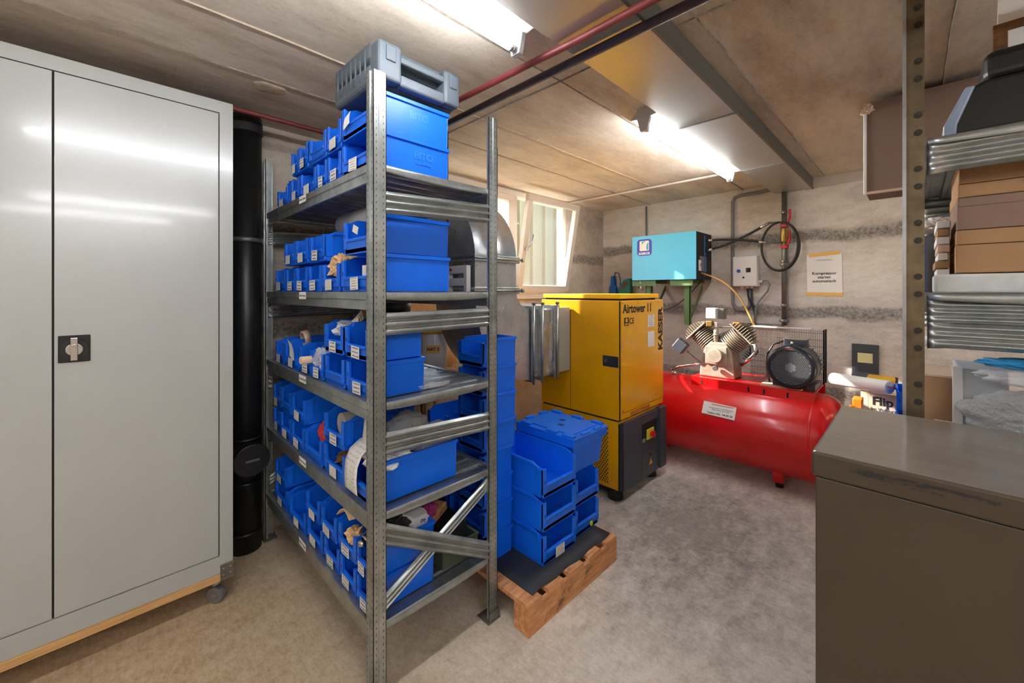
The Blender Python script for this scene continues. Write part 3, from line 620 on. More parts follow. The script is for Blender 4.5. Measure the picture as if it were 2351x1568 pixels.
o = MB().cyl((0, 0, 0), (.25, 0, 0), .052, n=30).cyl((-.002, 0, 0), (.0, 0, 0), .02, n=16).build('cloth_roll', plain('grey_cloth', '#a7a19c', .9, var=.1, sc=30), None, bevel=.008, loc=(.75, 1.845, .945)); tag(o, 'grey cloth roll in an upper bin of the fourth shelf', 'roll')
loose(lump('metal_parts', (.07, .05, .03), M['oldwood'], 33, None, (.80, 1.84, .79), .3, 4), 'brown metal parts in a lower bin of the fourth shelf', 'parts')
# overflow in the long bin
FP = [(.80, .935), (.755, .925), (.715, .895), (.698, .85), (.695, .80), (.697, .76), (.700, .735)]
def fsheet(u, v):
    k = u * (len(FP) - 1); i = min(int(k), len(FP) - 2); f_ = k - i; a, b_ = FP[i], FP[i + 1]
    return (a[0] + (b_[0] - a[0]) * f_, 1.685 - .115 * v - .02 * (1 - u) ** 2, a[1] + (b_[1] - a[1]) * f_)
s_ = sheet('form_sheet', fsheet, 18, 4, M['form']); tag(s_, 'long white paper form curling over the front of the overflowing bin', 'paper')
s_ = MB().grid(4, 1, lambda u, v: (.74 + .02 * u, 1.63 - .09 * v, .86 + .17 * u)).build('paper_sheet', M['paper'], None, solid=.0012); tag(s_, 'white sheet standing upright behind the rack post in the overflowing bin', 'paper')
loose(lump('film_bundle', (.10, .085, .085), M['bubble'], 41, None, (.945, 1.61, .925), .30, 2.4, 4, False), 'crumpled bundle of bubble film on the overflowing bin', 'packing')
loose(lump('foam_packing', (.09, .085, .045), M['paper'], 42, None, (.83, 1.57, .865), .45, 2.6), 'white foam packing at the front of the overflowing bin', 'packing')
o = MB().box(-.10, .08, -.05, .05, 0, .09).build('film_block', M['bubble'], None, bevel=.012, loc=(1.04, 1.545, .855), rot=(0, R(-4), R(5))); tag(o, 'clear wrapped block at the rear of the overflowing bin', 'packing')
loose(lump('plastic_scrap', (.07, .012, .012), M['film'], 44, None, (1.00, 1.485, 1.142), .5, 3, 3), 'small clear plastic bag on the bare end of the middle shelf', 'bag')
# lowest shelf contents
o = MB().grid(8, 3, lambda u, v: (.705 + .16 * v, 1.79 - .13 * u, .575 + .05 * math.sin(u * 2.6) - .02 * v * u)).build('cardboard_flap', M['cardl'], None, solid=.003); tag(o, 'bent brown cardboard flap over a bin of the lowest shelf', 'cardboard')
loose(lump('patterned_cloth', (.03, .035, .035), M['kraft'], 51, None, (.735, 1.672, .525), .5, 3, 3), 'crumpled yellowish cloth over a bin of the lowest shelf', 'cloth')
loose(lump('cable_bundle', (.09, .04, .035), M['hose'], 52, None, (.83, 1.535, .565), .6, 4), 'dark cable bundle in the nearest upper bin of the lowest shelf', 'cable')
o = MB().cyl((0, 0, 0), (-.02, .02, .0), .012).lathe([(.028, 0), (.034, 0), (.034, .012), (.028, .012), (.028, 0)], 24, Matrix.Rotation(R(70), 4, 'Y')).build('steel_clamp', M['chrome'], None, loc=(.725, 1.55, .545)); tag(o, 'shiny steel clamp at the nearest upper bin of the lowest shelf', 'clamp')
o = MB().box(-.05, .06, -.04, .04, 0, .05).build('small_carton', M['paper'], None, bevel=.002, loc=(.93, 1.54, .545), rot=(R(8), R(10), R(20))); tag(o, 'small white printed carton behind the lowest brace', 'carton')
text('lettering', 'Dry', .022, M['ink'], o, (.015, -.041, .026), FY)
loose(lump('pink_cable', (.03, .03, .03), plain('magenta_cable', '#8d1f5e', .5), 54, None, (1.02, 1.54, .575), .5, 4, 3), 'tangle of magenta wire in the end of the lowest shelf', 'wire')
loose(lump('purple_bag', (.04, .03, .03), M['bubble'], 55, None, (.98, 1.60, .605), .5, 3, 3), 'pale clear bag beside the magenta wire', 'bag')
o = MB().box(-.06, .06, -.04, .04, 0, .04).build('wood_offcut', M['wood'], None, bevel=.003, loc=(1.12, 1.66, .46), rot=(0, R(-12), R(20))); tag(o, 'small brown wooden offcut behind the lowest-shelf bins', 'wood')
cr = empty('olive_crate', (1.06, 1.5, LV[5] + .002), 'olive-green open crate at the end of the lowest shelf', 'crate')
b = MB(); b.box(0, .205, 0, .34, 0, .006).box(0, .205, 0, .006, .006, .08).box(0, .205, .334, .34, .006, .08).box(0, .006, .006, .334, .006, .08).box(.199, .205, .006, .334, .006, .08); b.build('crate_body', M['olive'], cr)
b = MB(); b.box(-.005, .21, -.005, .008, .08, .088).box(-.005, .21, .332, .345, .08, .088).box(-.005, .008, .008, .332, .08, .088).box(.197, .21, .008, .332, .08, .088); b.build('crate_rim', M['olive'], cr, bevel=.001)
o = MB().box(.03, .17, .04, .30, 0, .145).build('black_box', M['blackm'], None, bevel=.004, loc=(1.06, 1.5, LV[5] + .01)); tag(o, 'matt black box standing in the olive crate', 'box')

# ------------------------------------------------------------------ pallet with its bin stacks
PX0, PX1, PY0, PY1 = 1.325, 2.075, 1.22, 2.42
PL = empty('wooden_pallet', (PX0, PY0, 0), 'worn wooden pallet under the blue bin stacks, covered with a black mat', 'pallet')
LW, LD = PX1 - PX0, PY1 - PY0
for i, (a, c) in enumerate(((0, .095), (.145, .255), (.300, .420), (.470, .580), (.640, LW))):
    MB().box(a, c, 0, LD, .122, .144).build('top_slat', M['wood'], PL, bevel=.002)
for y in (0, LD / 2 - .045, LD - .09):
    MB().box(0, LW, y, y + (.022 if y == 0 else .09), .022, .1215).build('stringer', M['wood'], PL, bevel=.002)
for y in (.024, LD / 2 - .045, LD - .09):
    for x in (0, LW - .10): 
        if y < .1: MB().box(x + .002, x + .09, y, y + .07, .001, .1212).build('block', M['wood'], PL, bevel=.002)
for y in (0, LD / 2 - .045, LD - .09): MB().box(0, LW, y, y + (.022 if y == 0 else .09), 0, .0215).build('bottom_board', M['wood'], PL, bevel=.002)
o = MB().grid(12, 16, lambda u, v: (PX0 + .06 + (LW - .075) * u, PY0 + .030 + (LD - .05) * v + .006 * math.sin(u * 20) * (v < .02), .1465 + .0012 * math.sin(9 * u) * math.cos(7 * v))).build('rubber_mat', M['mat'], None, solid=.003); tag(o, 'black ribbed rubber mat lying on the wooden pallet', 'mat')
ZP = .1495
def pallet_bins():
    rows = ['bottom', 'middle', 'upper']
    for k in range(3):
        o = make_bin(1.698, 1.335, ZP + k * .172, .285, .47, .1715, 'large blue bin, %s of the left stack of three on the pallet' % (['lowest (white card)', 'middle one', 'topmost'][k]), 'large bins stacked on the pallet', rz=R(90), lab=0 if k == 0 else None, low=.40, style=1, seed=77)
    for k in range(2):
        o = make_bin(1.985, 1.36, ZP + k * .174, .245, .40, .1735, 'blue bin, %s of the two under the lidded box' % ['lower (round lime sticker)', 'upper'][k], 'bins under the lidded box', rz=R(90), low=.40, style=2)
        if k == 0:
            s_ = MB().cyl((-.002, -.035, .03), (-.006, -.035, .03), .014, n=20).build('round_sticker', M['lime'], o)
    for k in range(8):
        make_bin(1.335, 1.645, ZP + k * .1445, .205, .212 if k < 4 else .24, .144, 'blue bin of the tall stack on the pallet, %s from bottom' % (ORD + ['seventh', 'eighth'])[k], 'tall stack of eight bins', style=3)
    for k in range(5):
        make_bin(1.335, 1.94, ZP + k * .1445, .205, .27, .144, 'blue bin of the shadowed stack beyond the tall one, %s from bottom' % ORD[k], 'shadowed stack of five bins', style=3)
pallet_bins()
# lidded distribution box
t = empty('lidded_box', (1.862, 1.36, ZP + .174 + .176), 'blue lidded transport box on top of the right bins on the pallet', 'box')
W_, D_, H_ = .33, .44, .215
b = MB(); pts = [(.03, .03), (.30, .03), (.30, .41), (.03, .41)]
vs0 = [b.b.verts.new((x, y, 0)) for x, y in ((.02, .03), (.295, .03), (.295, .41), (.02, .41))]; vs1 = [b.b.verts.new((x, y, H_ - .05)) for x, y in ((0, .012), (.315, .012), (.315, .43), (0, .43))]
b._f(vs0[::-1]); b._f(vs1)
for i in range(4): b._f([vs0[i], vs0[(i+1) % 4], vs1[(i+1) % 4], vs1[i]])
b.build('box_body', M['blue'], t, bevel=.006)
MB().box(-.018, .327, -.008, .448, H_ - .052, H_ - .008).build('box_collar', M['blue'], t, bevel=.006)
ld = MB().box(-.02, .332, -.010, .450, H_ - .007, H_ + .004).build('lid', M['blue2'], t, bevel=.003)
b = MB(); b.box(.025, .285, .04, .40, H_ + .004, H_ + .012); b.build('lid_panel', M['blue2'], ld, bevel=.004)
for y in (.0, .12, .33): MB().box(-.018, .012, y, y + .08, H_ + .004, H_ + .020).build('lug', M['blue2'], ld, bevel=.004)
for y in (.02, .17, .34): MB().box(.300, .330, y, y + .08, H_ + .004, H_ + .020).build('lug', M['blue2'], ld, bevel=.004)
for x in (.07, .20):
    MB().box(x, x + .07, -.008, .014, H_ + .004, H_ + .018).build('lug', M['blue2'], ld, bevel=.004); MB().box(x, x + .07, .43, .45, H_ + .004, H_ + .018).build('lug', M['blue2'], ld, bevel=.004)
b = MB().box(.10, .13, .17, .21, H_ + .0105, H_ + .0125).box(.18, .21, .22, .26, H_ + .0105, H_ + .0125); b.build('grip_slots', M['blued'], ld)

# ------------------------------------------------------------------ air duct from the window into the tower
DU = empty('air_duct', (0, 0, 0), 'large square galvanised air duct bending from the window down to the yellow tower', 'duct')
dx0, dx1, dy0, dyd = 1.635, 2.005, 1.964, .44
def ductpath(rt):
    # vertical run
    MB().box(dx0, dx1, dy0, dy0 + dyd, 1.56, 1.76).build('straight_piece', M['duct'], rt, bevel=.002)
    # upper elbow bending back towards the window
    Ro, Ri = .46, .02; cy, cz = dy0 + Ro, 1.76
    b = MB(); n = 18; ring = []
    for i in range(n + 1):
        a = PI - i * (PI / 2) / n
        o_ = (cy + Ro * math.cos(a), cz + Ro * math.sin(a)); i_ = (cy + Ri * math.cos(a), cz + Ri * math.sin(a))
        ring.append([b.b.verts.new((x, y, z)) for x, (y, z) in ((dx0, o_), (dx1, o_), (dx1, i_), (dx0, i_))])
    for p, q in zip(ring, ring[1:]):
        for k in range(4): b._f([p[k], p[(k+1) % 4], q[(k+1) % 4], q[k]], k in (0, 2))
    b._f(ring[0][::-1]); b._f(ring[-1]); b.build('elbow', M['duct'], rt)
    MB().box(dx0, dx1, cy, Y1 + .2, cz + Ri, cz + Ro).build('straight_piece', M['duct'], rt, bevel=.002)
    # lower elbow: flat cheeks with inner and outer curve, opening to the right
    zi, zo, xr = 1.44, .915, 2.14; prof = [(dx0, 1.56)]
    rI = xr - dx1; prof2 = arc((xr, 1.56 - .0), rI, PI, PI * 1.5, 8, lambda x, z: (x, z))  # inner curve
    RO = 1.56 - zo
    outer = [(xr + (-(xr - dx0)) * math.cos(k / 14 * PI / 2), 1.56 - RO * math.sin(k / 14 * PI / 2)) for k in range(15)]
    poly = outer + [(xr, zi - .0)] + [(x, z) for x, z in reversed(prof2)]
    poly = outer + [(xr, 1.56 - rI)] + [p for p in reversed(prof2)][1:]
    b = MB(); b.prism(poly, 'y', dy0, dy0 + dyd); b.build('elbow', M['duct'], rt)
    for z in (1.555, 1.765):
        b = MB().box(dx0 - .018, dx1 + .018, dy0 - .018, dy0 + dyd + .018, z - .022, z - .006).box(dx0 - .018, dx1 + .018, dy0 - .018, dy0 + dyd + .018, z + .006, z + .022)
        fl = b.build('flange', M['galv'], rt, bevel=.002)
        MB().cyl((dx0 - .03, dy0 - .024, z), (dx1 + .035, dy0 - .024, z), .007, n=10).cyl((dx1 + .03, dy0 - .024, z), (dx1 + .045, dy0 - .024, z), .014, n=10).build('clamp_bar', M['galv'], fl)
    z0, z1 = zo, 1.425
    for x in (2.15, 2.245, 2.40, 2.44):
        MB().box(x, x + .022, dy0 - .02, dy0 + dyd, z0 - .02, z1 + .02).build('flange', M['galv'], rt, bevel=.002)
    for x in (2.16, 2.255, 2.43):
        MB().cyl((x, dy0 - .025, z0 - .035), (x, dy0 - .025, z1 + .03), .010, n=10).build('clamp_bar', M['galv'], rt)
        MB().cyl((x, dy0 - .025, z1 + .03), (x, dy0 - .025, z1 + .045), .016, n=10).build('clamp_nut', M['steel'], rt)
    def fn(u, v):
        y = dy0 + .0 if v < .5 else dy0; q = noise.noise(Vector((u * 4, v * 3, 2))) * .012
        return (2.267 + .135 * u, dy0 - .004 + q, z0 + (z1 - z0) * v)
    MB().grid(16, 20, fn).build('flexible_sleeve', M['duct'], rt, solid=.002)
    MB().box(2.17, 2.44, dy0 + .012, dy0 + dyd - .01, z0 + .006, z1 - .006).build('sleeve_core', M['duct'], rt)
    MB().box(2.462, 2.622, dy0, dy0 + dyd - .13, z0 + .005, z1 - .003).build('connector_box', plain('grey_connector', '#a4a5a0', .45, .2), rt, bevel=.003)
    for x in (dx0 - .03, dx1 + .05):
        MB().cyl((x, dy0 + .25, 1.777), (x, dy0 + .25, ZC), .005, n=8).build('hanger_rod', M['brownpipe'], rt)
ductpath(DU)

# ------------------------------------------------------------------ yellow compressor tower
TX0, TX1, TY0, TY1 = 2.63, 3.34, 1.526, 2.272
T = empty('compressor_tower', (0, 0, 0), 'yellow and anthracite compressor tower in front of the red tank', 'compressor')
MB().box(TX0, TX1, TY0 + .004, TY1, .605, 1.482).build('upper_housing', M['yellow'], T, bevel=.004)
MB().box(TX0 + .004, TX0 + .66, TY0 + .01, TY1, .09, .592).build('lower_housing', M['yellow'], T, bevel=.004)
MB().box(TX0 + .01, TX1 - .01, TY0 + .012, TY1 - .01, .592, .605).build('shadow_gap', M['darkint'], T)
MB().box(TX0 + .03, TX1 - .10, TY0 + .02, TY1 - .02, 1.482, 1.495).build('shadow_gap', M['darkint'], T)
MB().box(TX0 + .01, TX1 - .07, TY0 - .02 + .02, TY1 - .01, 1.495, 1.530).build('roof_panel', M['yellowlid'], T, bevel=.004)
MB().box(TX0 + .02, TX1, TY0 - .006, TY0 + .004, .655, 1.478).build('front_panel', M['yellow'], T, bevel=.002)
MB().box(TX0 + .02, TX1, TY0 - .004, TY0 + .004, .607, .650).build('lower_trim', M['yellow'], T, bevel=.002)
MB().box(TX0 + .004, TX0 + .012, TY0 - .002, TY0 + .004, .605, 1.478).build('corner_gap', M['darkint'], T)
MB().box(TX0 - .0015, TX0 + .001, 1.963, 1.966, .607, 1.40).build('side_joint', M['brownpipe'], T)
sc = MB()
for x in (2.67, 2.90, 3.12, 3.24, 3.30): sc.cyl((x, TY0 - .006, 1.462), (x, TY0 - .009, 1.462), .005, n=8)
for x, z in ((2.665, 1.15), (2.665, .82), (2.67, .67), (3.20, 1.0), (3.10, .67), (3.20, .70)): sc.cyl((x, TY0 - .006, z), (x, TY0 - .009, z), .006, n=8)
sc.build('panel_screws', M['chrome'], T)
text('lettering', 'Airtower 11', .093, M['ink'], T, (2.90, TY0 - .0068, 1.418), FY, xs=.98, bold=.0022)
text('lettering', 'KAESER', .105, M['ink'], T, (3.288, TY0 - .0068, 1.235), FY, spin=R(90), xs=1.0, bold=.0045)
text('lettering', 'CE', .062, M['ink'], T, (2.80, TY0 - .0068, 1.325), FY, bold=.0005)
mk = MB().box(2.69, 2.755, TY0 - .0073, TY0 - .006, 1.295, 1.355).build('test_mark', M['ink'], T)
MB().cyl((2.7225, TY0 - .0074, 1.335), (2.7225, TY0 - .0080, 1.335), .016, n=20).box(2.70, 2.745, TY0 - .008, TY0 - .0072, 1.300, 1.312).build('mark_relief', M['yellow'], mk)
card('sticker', .115, .10, M['cards'][2], T, (3.115, TY0 - .007, 1.312), FY); card('sticker', .115, .125, M['paper'], T, (3.115, TY0 - .007, 1.165), FY)
MB().box(2.78, 3.10, TY0 - .0046, TY0 - .0036, .612, .642).build('rust_patch', wood('rust', '#8a5412', '#c98312', dirtf=.6), T)
lp = MB().box(TX0 - .005, TX0 + .001, TY0 + .006, 1.662, .992, 1.072).build('latch_plate', plain('latch_blue_black', '#2b303c', .4), T, bevel=.002)
MB().cyl((TX0 - .005, 1.636, 1.032), (TX0 - .012, 1.636, 1.032), .012, n=16).build('key_lock', M['chrome'], lp)
# ventilation holes low on the left side
vh = MB()
for i in range(9):
    for j in range(26): vh.cyl((TX0 + .0025, 1.625 + i * .022 + (j % 2) * .011, .13 + j * .0165), (TX0 + .0035, 1.625 + i * .022 + (j % 2) * .011, .13 + j * .0165), .0062, n=6)
tag(vh.build('vent_holes', M['darkint'], T), kind='stuff')
# dark front panel with recessed control bay
P = empty('control_panel', (0, 0, 0)); P.parent = T
fp = MB(); y0, y1 = TY0 - .012, TY0 + .01
fp.box(TX0 + .045, 2.95, y0, y1, .075, .578).box(2.95, 3.235, y0, y1, .505, .578).box(3.235, 3.345, y0 - .02, y1, .085, .585).box(2.95, 3.235, y0, y1, .075, .275)
fp.build('dark_cover', M['anth'], P, bevel=.003)
MB().prism([(TX0 + .002, .09), (TX0 + .045, .09), (TX0 + .045, .58), (TX0 + .002, .58)], 'y', TY0 - .006, TY0 + .009).build('dark_edge', plain('dark_teal_edge', '#10191c', .5), P)
MB().box(2.95, 3.235, TY0 + .005, TY0 + .0095, .275, .505).build('bay_back', M['darkint'], P)
MB().prism([(TY0 - .012, .275), (TY0 + .008, .275), (TY0 + .008, .372), (TY0 - .004, .372)], 'x', 2.955, 3.232).build('console', M['anth'], P)
MB().box(3.035, 3.15, TY0 - .016, TY0 - .006, .365, .445).build('switch_plate', plain('switch_yellow', '#c9b830', .5), P, bevel=.002)
MB().cyl((3.10, TY0 - .016, .405), (3.10, TY0 - .036, .405), .022, n=20).box(3.092, 3.108, TY0 - .05, TY0 - .034, .38, .43).build('main_switch', M['redd'], P, bevel=.002)
MB().box(2.965, 3.01, TY0 - .014, TY0 - .006, .36, .385).build('display', M['cable'], P)
MB().cyl((3.10, TY0 - .012, .235), (3.10, TY0 - .018, .235), .012, n=16).build('key_lock', M['black'], P)
MB().prism([(3.072, .158), (3.128, .158), (3.10, .205)], 'y', TY0 - .0135, TY0 - .012).build('warning_sign', M['warn'], P)
MB().box(TX0 + .03, TX1 - .05, TY0 + .03, TY1 - .03, .05, .09).build('base_frame', M['blackm'], T)
for x, y in ((TX0 + .07, TY0 + .07), (TX1 - .10, TY0 + .07), (TX0 + .07, TY1 - .08), (TX1 - .10, TY1 - .08)): MB().cyl((x, y, 0), (x, y, .085), .058, .048, n=24).build('foot', M['rubber'], T, bevel=.005)

# ------------------------------------------------------------------ red tank compressor
RC = empty('piston_compressor', (3.89, 1.2, 0), 'red horizontal air tank with two-cylinder piston compressor and motor on top', 'compressor')
def L(x, y, z): return (x - 3.89, y - 1.2, z)
tz, tr = .417, .342; m4 = Matrix.Translation(Vector(L(3.89, 0, tz))) @ Matrix.Rotation(R(-90), 4, 'X')
prof = [(0, .325)] + [(tr * math.sin(k / 8 * PI / 2), .505 - .18 * math.cos(k / 8 * PI / 2)) for k in range(1, 9)] + [(tr, 1.93)] + [(tr * math.cos(k / 8 * PI / 2), 1.93 + .18 * math.sin(k / 8 * PI / 2)) for k in range(1, 8)] + [(0, 2.11)]
MB().lathe(prof, 64, m4).build('tank', M['red'], RC)
for y in (.545, 1.88): MB().lathe([(tr - .002, y - .008), (tr + .004, y - .004), (tr + .004, y + .004), (tr - .002, y + .008)], 64, m4).build('weld_ring', M['red'], RC)
def legf(y):
    b = MB(); x = 3.80
    b.prism([(3.70 - 3.89, .17), (3.80 - 3.89, .17), (3.86 - 3.89, .09), (3.86 - 3.89, .045), (3.72 - 3.89, .045), (3.70 - 3.89, .10)], 'y', y - 1.2 - .035, y - 1.2 + .035)
    bb = MB(); bb.prism([(3.96 - 3.89, .12), (4.06 - 3.89, .12), (4.10 - 3.89, .045), (3.98 - 3.89, .045)], 'y', y - 1.2 - .035, y - 1.2 + .035)
    bb.build('leg', M['red'], RC, bevel=.004); o = b.build('leg', M['red'], RC, bevel=.004)
    MB().cyl(L(3.77, y, 0), L(3.77, y, .045), .028, n=18).cyl(L(4.04, y, 0), L(4.04, y, .045), .028, n=18).build('rubber_foot', M['rubber'], o)
legf(.765); legf(1.72)
b = MB().box(3.72 - 3.89, 4.235 - 3.89, .534 - 1.2, 1.433 - 1.2, .780, .788).box(3.72 - 3.89, 3.726 - 3.89, .534 - 1.2, 1.433 - 1.2, .690, .780).box(4.229 - 3.89, 4.235 - 3.89, .534 - 1.2, 1.433 - 1.2, .690, .780)
pl = b.build('base_plate', M['red'], RC)
b = MB()
for y in (1.34, .97, .86, .70): b.box(3.7185 - 3.89, 3.721 - 3.89, y - 1.205, y - 1.192, .725, .765)
b.build('slots', M['darkint'], pl)
s_ = card('sticker', .255, .105, M['paper'], RC, L(3.578, 1.155, .565), FX, spin=R(-2)); s_.rotation_euler = (0, R(25), 0)
text('lettering', 'Telefon 056 - 94 83 24', .021, M['ink'], s_, (-.0012, -.01, -.034), FX, bold=.0004)
text('lettering', 'Kompressoren und Werkzeuge\nReparaturen  Druckluft', .0145, M['inkb'], s_, (-.0012, -.015, .004), FX)
MB().box(-.0016, -.0008, -.11, .06, .036, .041).build('red_line', M['redink'], s_)
# pump
b = MB(); b.prism([(1.10 - 1.2, .79), (1.39 - 1.2, .79), (1.385 - 1.2, .86), (1.355 - 1.2, 1.02), (1.30 - 1.2, 1.10), (1.17 - 1.2, 1.10), (1.125 - 1.2, 1.02), (1.105 - 1.2, .86)], 'x', 3.80 - 3.89, 4.02 - 3.89)
b.build('crankcase', M['alu'], RC, bevel=.008)
MB().box(3.782 - 3.89, 3.80 - 3.89, 1.155 - 1.2, 1.335 - 1.2, .905, 1.065).build('crank_cover', M['alu'], RC, bevel=.006)
MB().cyl(L(3.785, 1.245, .985), L(3.745, 1.245, .985), .062, n=32).build('bearing_cap', M['alu'], RC, bevel=.006)
MB().cyl(L(3.782, 1.245, .875), L(3.755, 1.245, .875), .022, n=18).build('drain_plug', M['steel'], RC, bevel=.003)
for (dy, nm) in ((1, 'left'), (-1, 'right')):
    ax = Vector((0, dy * .707, .707)); o = Vector(L(3.91, 1.243, 1.0)); q = ax.to_track_quat('Z', 'Y').to_matrix().to_4x4()
    mm = Matrix.Translation(o) @ q
    MB().lathe([(0, .09), (.062, .09), (.062, .262), (0, .262)], 28, mm).build('cylinder', M['fin'], RC)
    f_ = MB()
    for k in range(8): f_.lathe([(.06, .105 + k * .0185), (.102, .105 + k * .0185), (.102, .109 + k * .0185), (.06, .109 + k * .0185)], 32, mm)
    tag(f_.build('cooling_fins', M['alu'], RC), kind='stuff')
    hd = MB(); hd.box(-.105, .105, -.115, .115, .258, .270, mm); hd.build('cylinder_head', M['alu'], RC, bevel=.004)
    hf = MB()
    for k in range(10): hf.box(-.100, .100, -.105 + k * .0225, -.1005 + k * .0225, .270, .335 - .0022 * abs(k - 4.5) ** 2, mm)
    tag(hf.build('head_fins', M['alu'], RC), kind='stuff')
MB().cyl(L(3.84, 1.262, 1.08), L(3.84, 1.262, 1.275), .020, n=18).cyl(L(3.84, 1.262, 1.16), L(3.84, 1.262, 1.168), .026, n=18).cyl(L(3.84, 1.262, 1.225), L(3.84, 1.262, 1.235), .025, n=18).build('breather_pipe', M['alu'], RC)
MB().box(3.80 - 3.89, 3.85 - 3.89, 1.285 - 1.2, 1.335 - 1.2, 1.235, 1.285).build('brass_fitting', M['brass'], RC, bevel=.006)
MB().box(3.82 - 3.89, 3.87 - 3.89, 1.065 - 1.2, 1.12 - 1.2, 1.235, 1.285).build('brass_fitting', M['brass'], RC, bevel=.006)
MB().tube([L(3.86, 1.30, 1.255), L(3.86, 1.22, 1.235), L(3.86, 1.14, 1.235), L(3.86, 1.09, 1.26)], .014, 10).tube([L(3.90, 1.20, 1.10), L(3.90, 1.15, 1.19), L(3.88, 1.10, 1.26)], .012, 10).build('head_pipes', M['chrome'], RC)
MB().box(3.73 - 3.89, 3.80 - 3.89, -.055, .055, -.055, .055, Matrix.Translation((0, .345, 1.045)) @ Matrix.Rotation(R(38), 4, 'X')).build('air_filter', M['motor'], RC, bevel=.010)
MB().cyl(L(3.80, 1.50, 1.0), L(3.84, 1.40, .90), .008, n=10).build('filter_stem', M['steel'], RC)
MB().tube([L(3.84, .99, 1.10), L(3.80, .945, 1.10), L(3.79, .93, 1.05), L(3.80, .97, 1.0), L(3.84, 1.06, .92)], .016, 12).build('delivery_pipe', M['chrome'], RC)
MB().tube([L(3.86, 1.40, .90), L(3.84, 1.46, .87), L(3.82, 1.58, .84), L(3.82, 1.66, .80)], .012, 10).cyl(L(3.84, 1.64, .745), L(3.84, 1.64, .79), .02).build('tank_pipe', M['chrome'], RC)
ps = MB().box(3.84 - 3.89, 3.92 - 3.89, 1.265 - 1.2, 1.35 - 1.2, 1.305, 1.40).build('pressure_switch', M['white'], RC, bevel=.006)
MB().box(3.90 - 3.89, 3.97 - 3.89, 1.215 - 1.2, 1.27 - 1.2, 1.30, 1.395).build('switch_body', M['steel'], RC, bevel=.004)
# belt guard
gx0, gx1 = 4.12, 4.24; gm = MB()
for k in range(44): y = .535 + k * .0121; gm.box(gx0 - .0015 - 3.89, gx0 + .0015 - 3.89, y - .0018 - 1.2, y + .0013 - 1.2, .79, 1.232)
for k in range(8): z = .82 + k * .055; gm.box(gx0 - .002 - 3.89, gx0 + .002 - 3.89, .53 - 1.2, 1.06 - 1.2, z - .0014, z + .0014)
for k in range(9): x = gx0 + k * .0145; gm.box(x - .0013 - 3.89, x + .0013 - 3.89, .530 - 1.2, .533 - 1.2, .79, 1.232)
tag(gm.build('guard_mesh', plain('guard_wire', '#5c4c42', .5, .4), RC), kind='stuff')
MB().box(gx0 - 3.89, gx1 - 3.89, .62 - 1.2, 1.06 - 1.2, 1.228, 1.236).build('guard_top', M['offw'], RC)
MB().box(gx0 - .006 - 3.89, gx0 + .006 - 3.89, .524 - 1.2, .536 - 1.2, .79, 1.235).box(gx0 + .10 - 3.89, gx0 + .112 - 3.89, .524 - 1.2, .536 - 1.2, .79, 1.235).build('guard_post', M['blackm'], RC)
MB().cyl(L(4.15, 1.243, 1.0), L(4.19, 1.243, 1.0), .17, n=36).cyl(L(4.15, .68, .96), L(4.19, .68, .96), .06, n=24).build('flywheel', M['blackm'], RC)
# motor
MC = L(0, .682, .965); mx = lambda v: v - 3.89
MO = MB().cyl((mx(3.78), MC[1], MC[2]), (mx(4.08), MC[1], MC[2]), .138, n=40).build('motor_body', M['motor'], RC)
fn_ = MB()
for k in range(28):
    a = 2 * PI * k / 28; fn_.box(mx(3.84), mx(4.06), -.0022, .0022, .136, .162, Matrix.Translation((0, MC[1], MC[2])) @ Matrix.Rotation(a, 4, 'X'))
tag(fn_.build('motor_fins', M['grille'], RC), kind='stuff')
cowl = MB().lathe([(.130, -.001), (.150, .0), (.163, .012), (.166, .03), (.166, .13), (.158, .13), (.158, .02), (.130, .010), (.130, -.001)], 56, Matrix.Translation((mx(3.70), MC[1], MC[2])) @ Matrix.Rotation(R(90), 4, 'Y')).build('fan_cowl', plain('cowl_black', '#23272f', .28), RC)
gr = MB().cyl((mx(3.704), MC[1], MC[2]), (mx(3.712), MC[1], MC[2]), .134, n=48).build('fan_grille', M['grille'], RC)
ho = MB()
for i in range(-12, 13):
    for j in range(-12, 13):
        y = (i + .5 * (j % 2)) * .0118; z = j * .0102
        if .034 < math.hypot(y, z) < .126: ho.cyl((mx(3.7030), MC[1] + y, MC[2] + z), (mx(3.7045), MC[1] + y, MC[2] + z), .0046, n=6)
tag(ho.build('grille_holes', M['darkint'], gr), kind='stuff')
MB().box(mx(3.86), mx(3.99), MC[1] - .075, MC[1] + .075, 1.105, 1.165).build('terminal_box', M['motor'], RC, bevel=.006)
MB().box(mx(3.858), mx(3.992), MC[1] - .078, MC[1] + .078, 1.165, 1.172).build('terminal_lid', M['alu'], RC, bevel=.002)
MB().cyl((mx(3.76), MC[1], 1.125), (mx(3.76), MC[1], 1.16), .010).build('lifting_eye', M['chrome'], RC)
for y in (.57, .79): MB().box(mx(3.80), mx(4.06), y - 1.23, y - 1.17, .788, .835).build('motor_foot', M['motor'], RC, bevel=.004)
MB().box(mx(3.75), mx(4.08), .62 - 1.2, .90 - 1.2, .788, .796).build('rail_plate', M['cardl'], RC)
text('lettering', 'Motor', .022, M['redink'], cowl, (mx(3.6995), MC[1] + .005, MC[2] + .143), FX)
MB().tube([(mx(3.90), MC[1] + .07, 1.15), (mx(3.85), MC[1] + .14, 1.12), (mx(3.84), MC[1] + .19, 1.02), (mx(3.86), MC[1] + .19, .90), (mx(3.90), MC[1] + .18, .80)], .008, 8).build('motor_cable', M['hose'], RC)

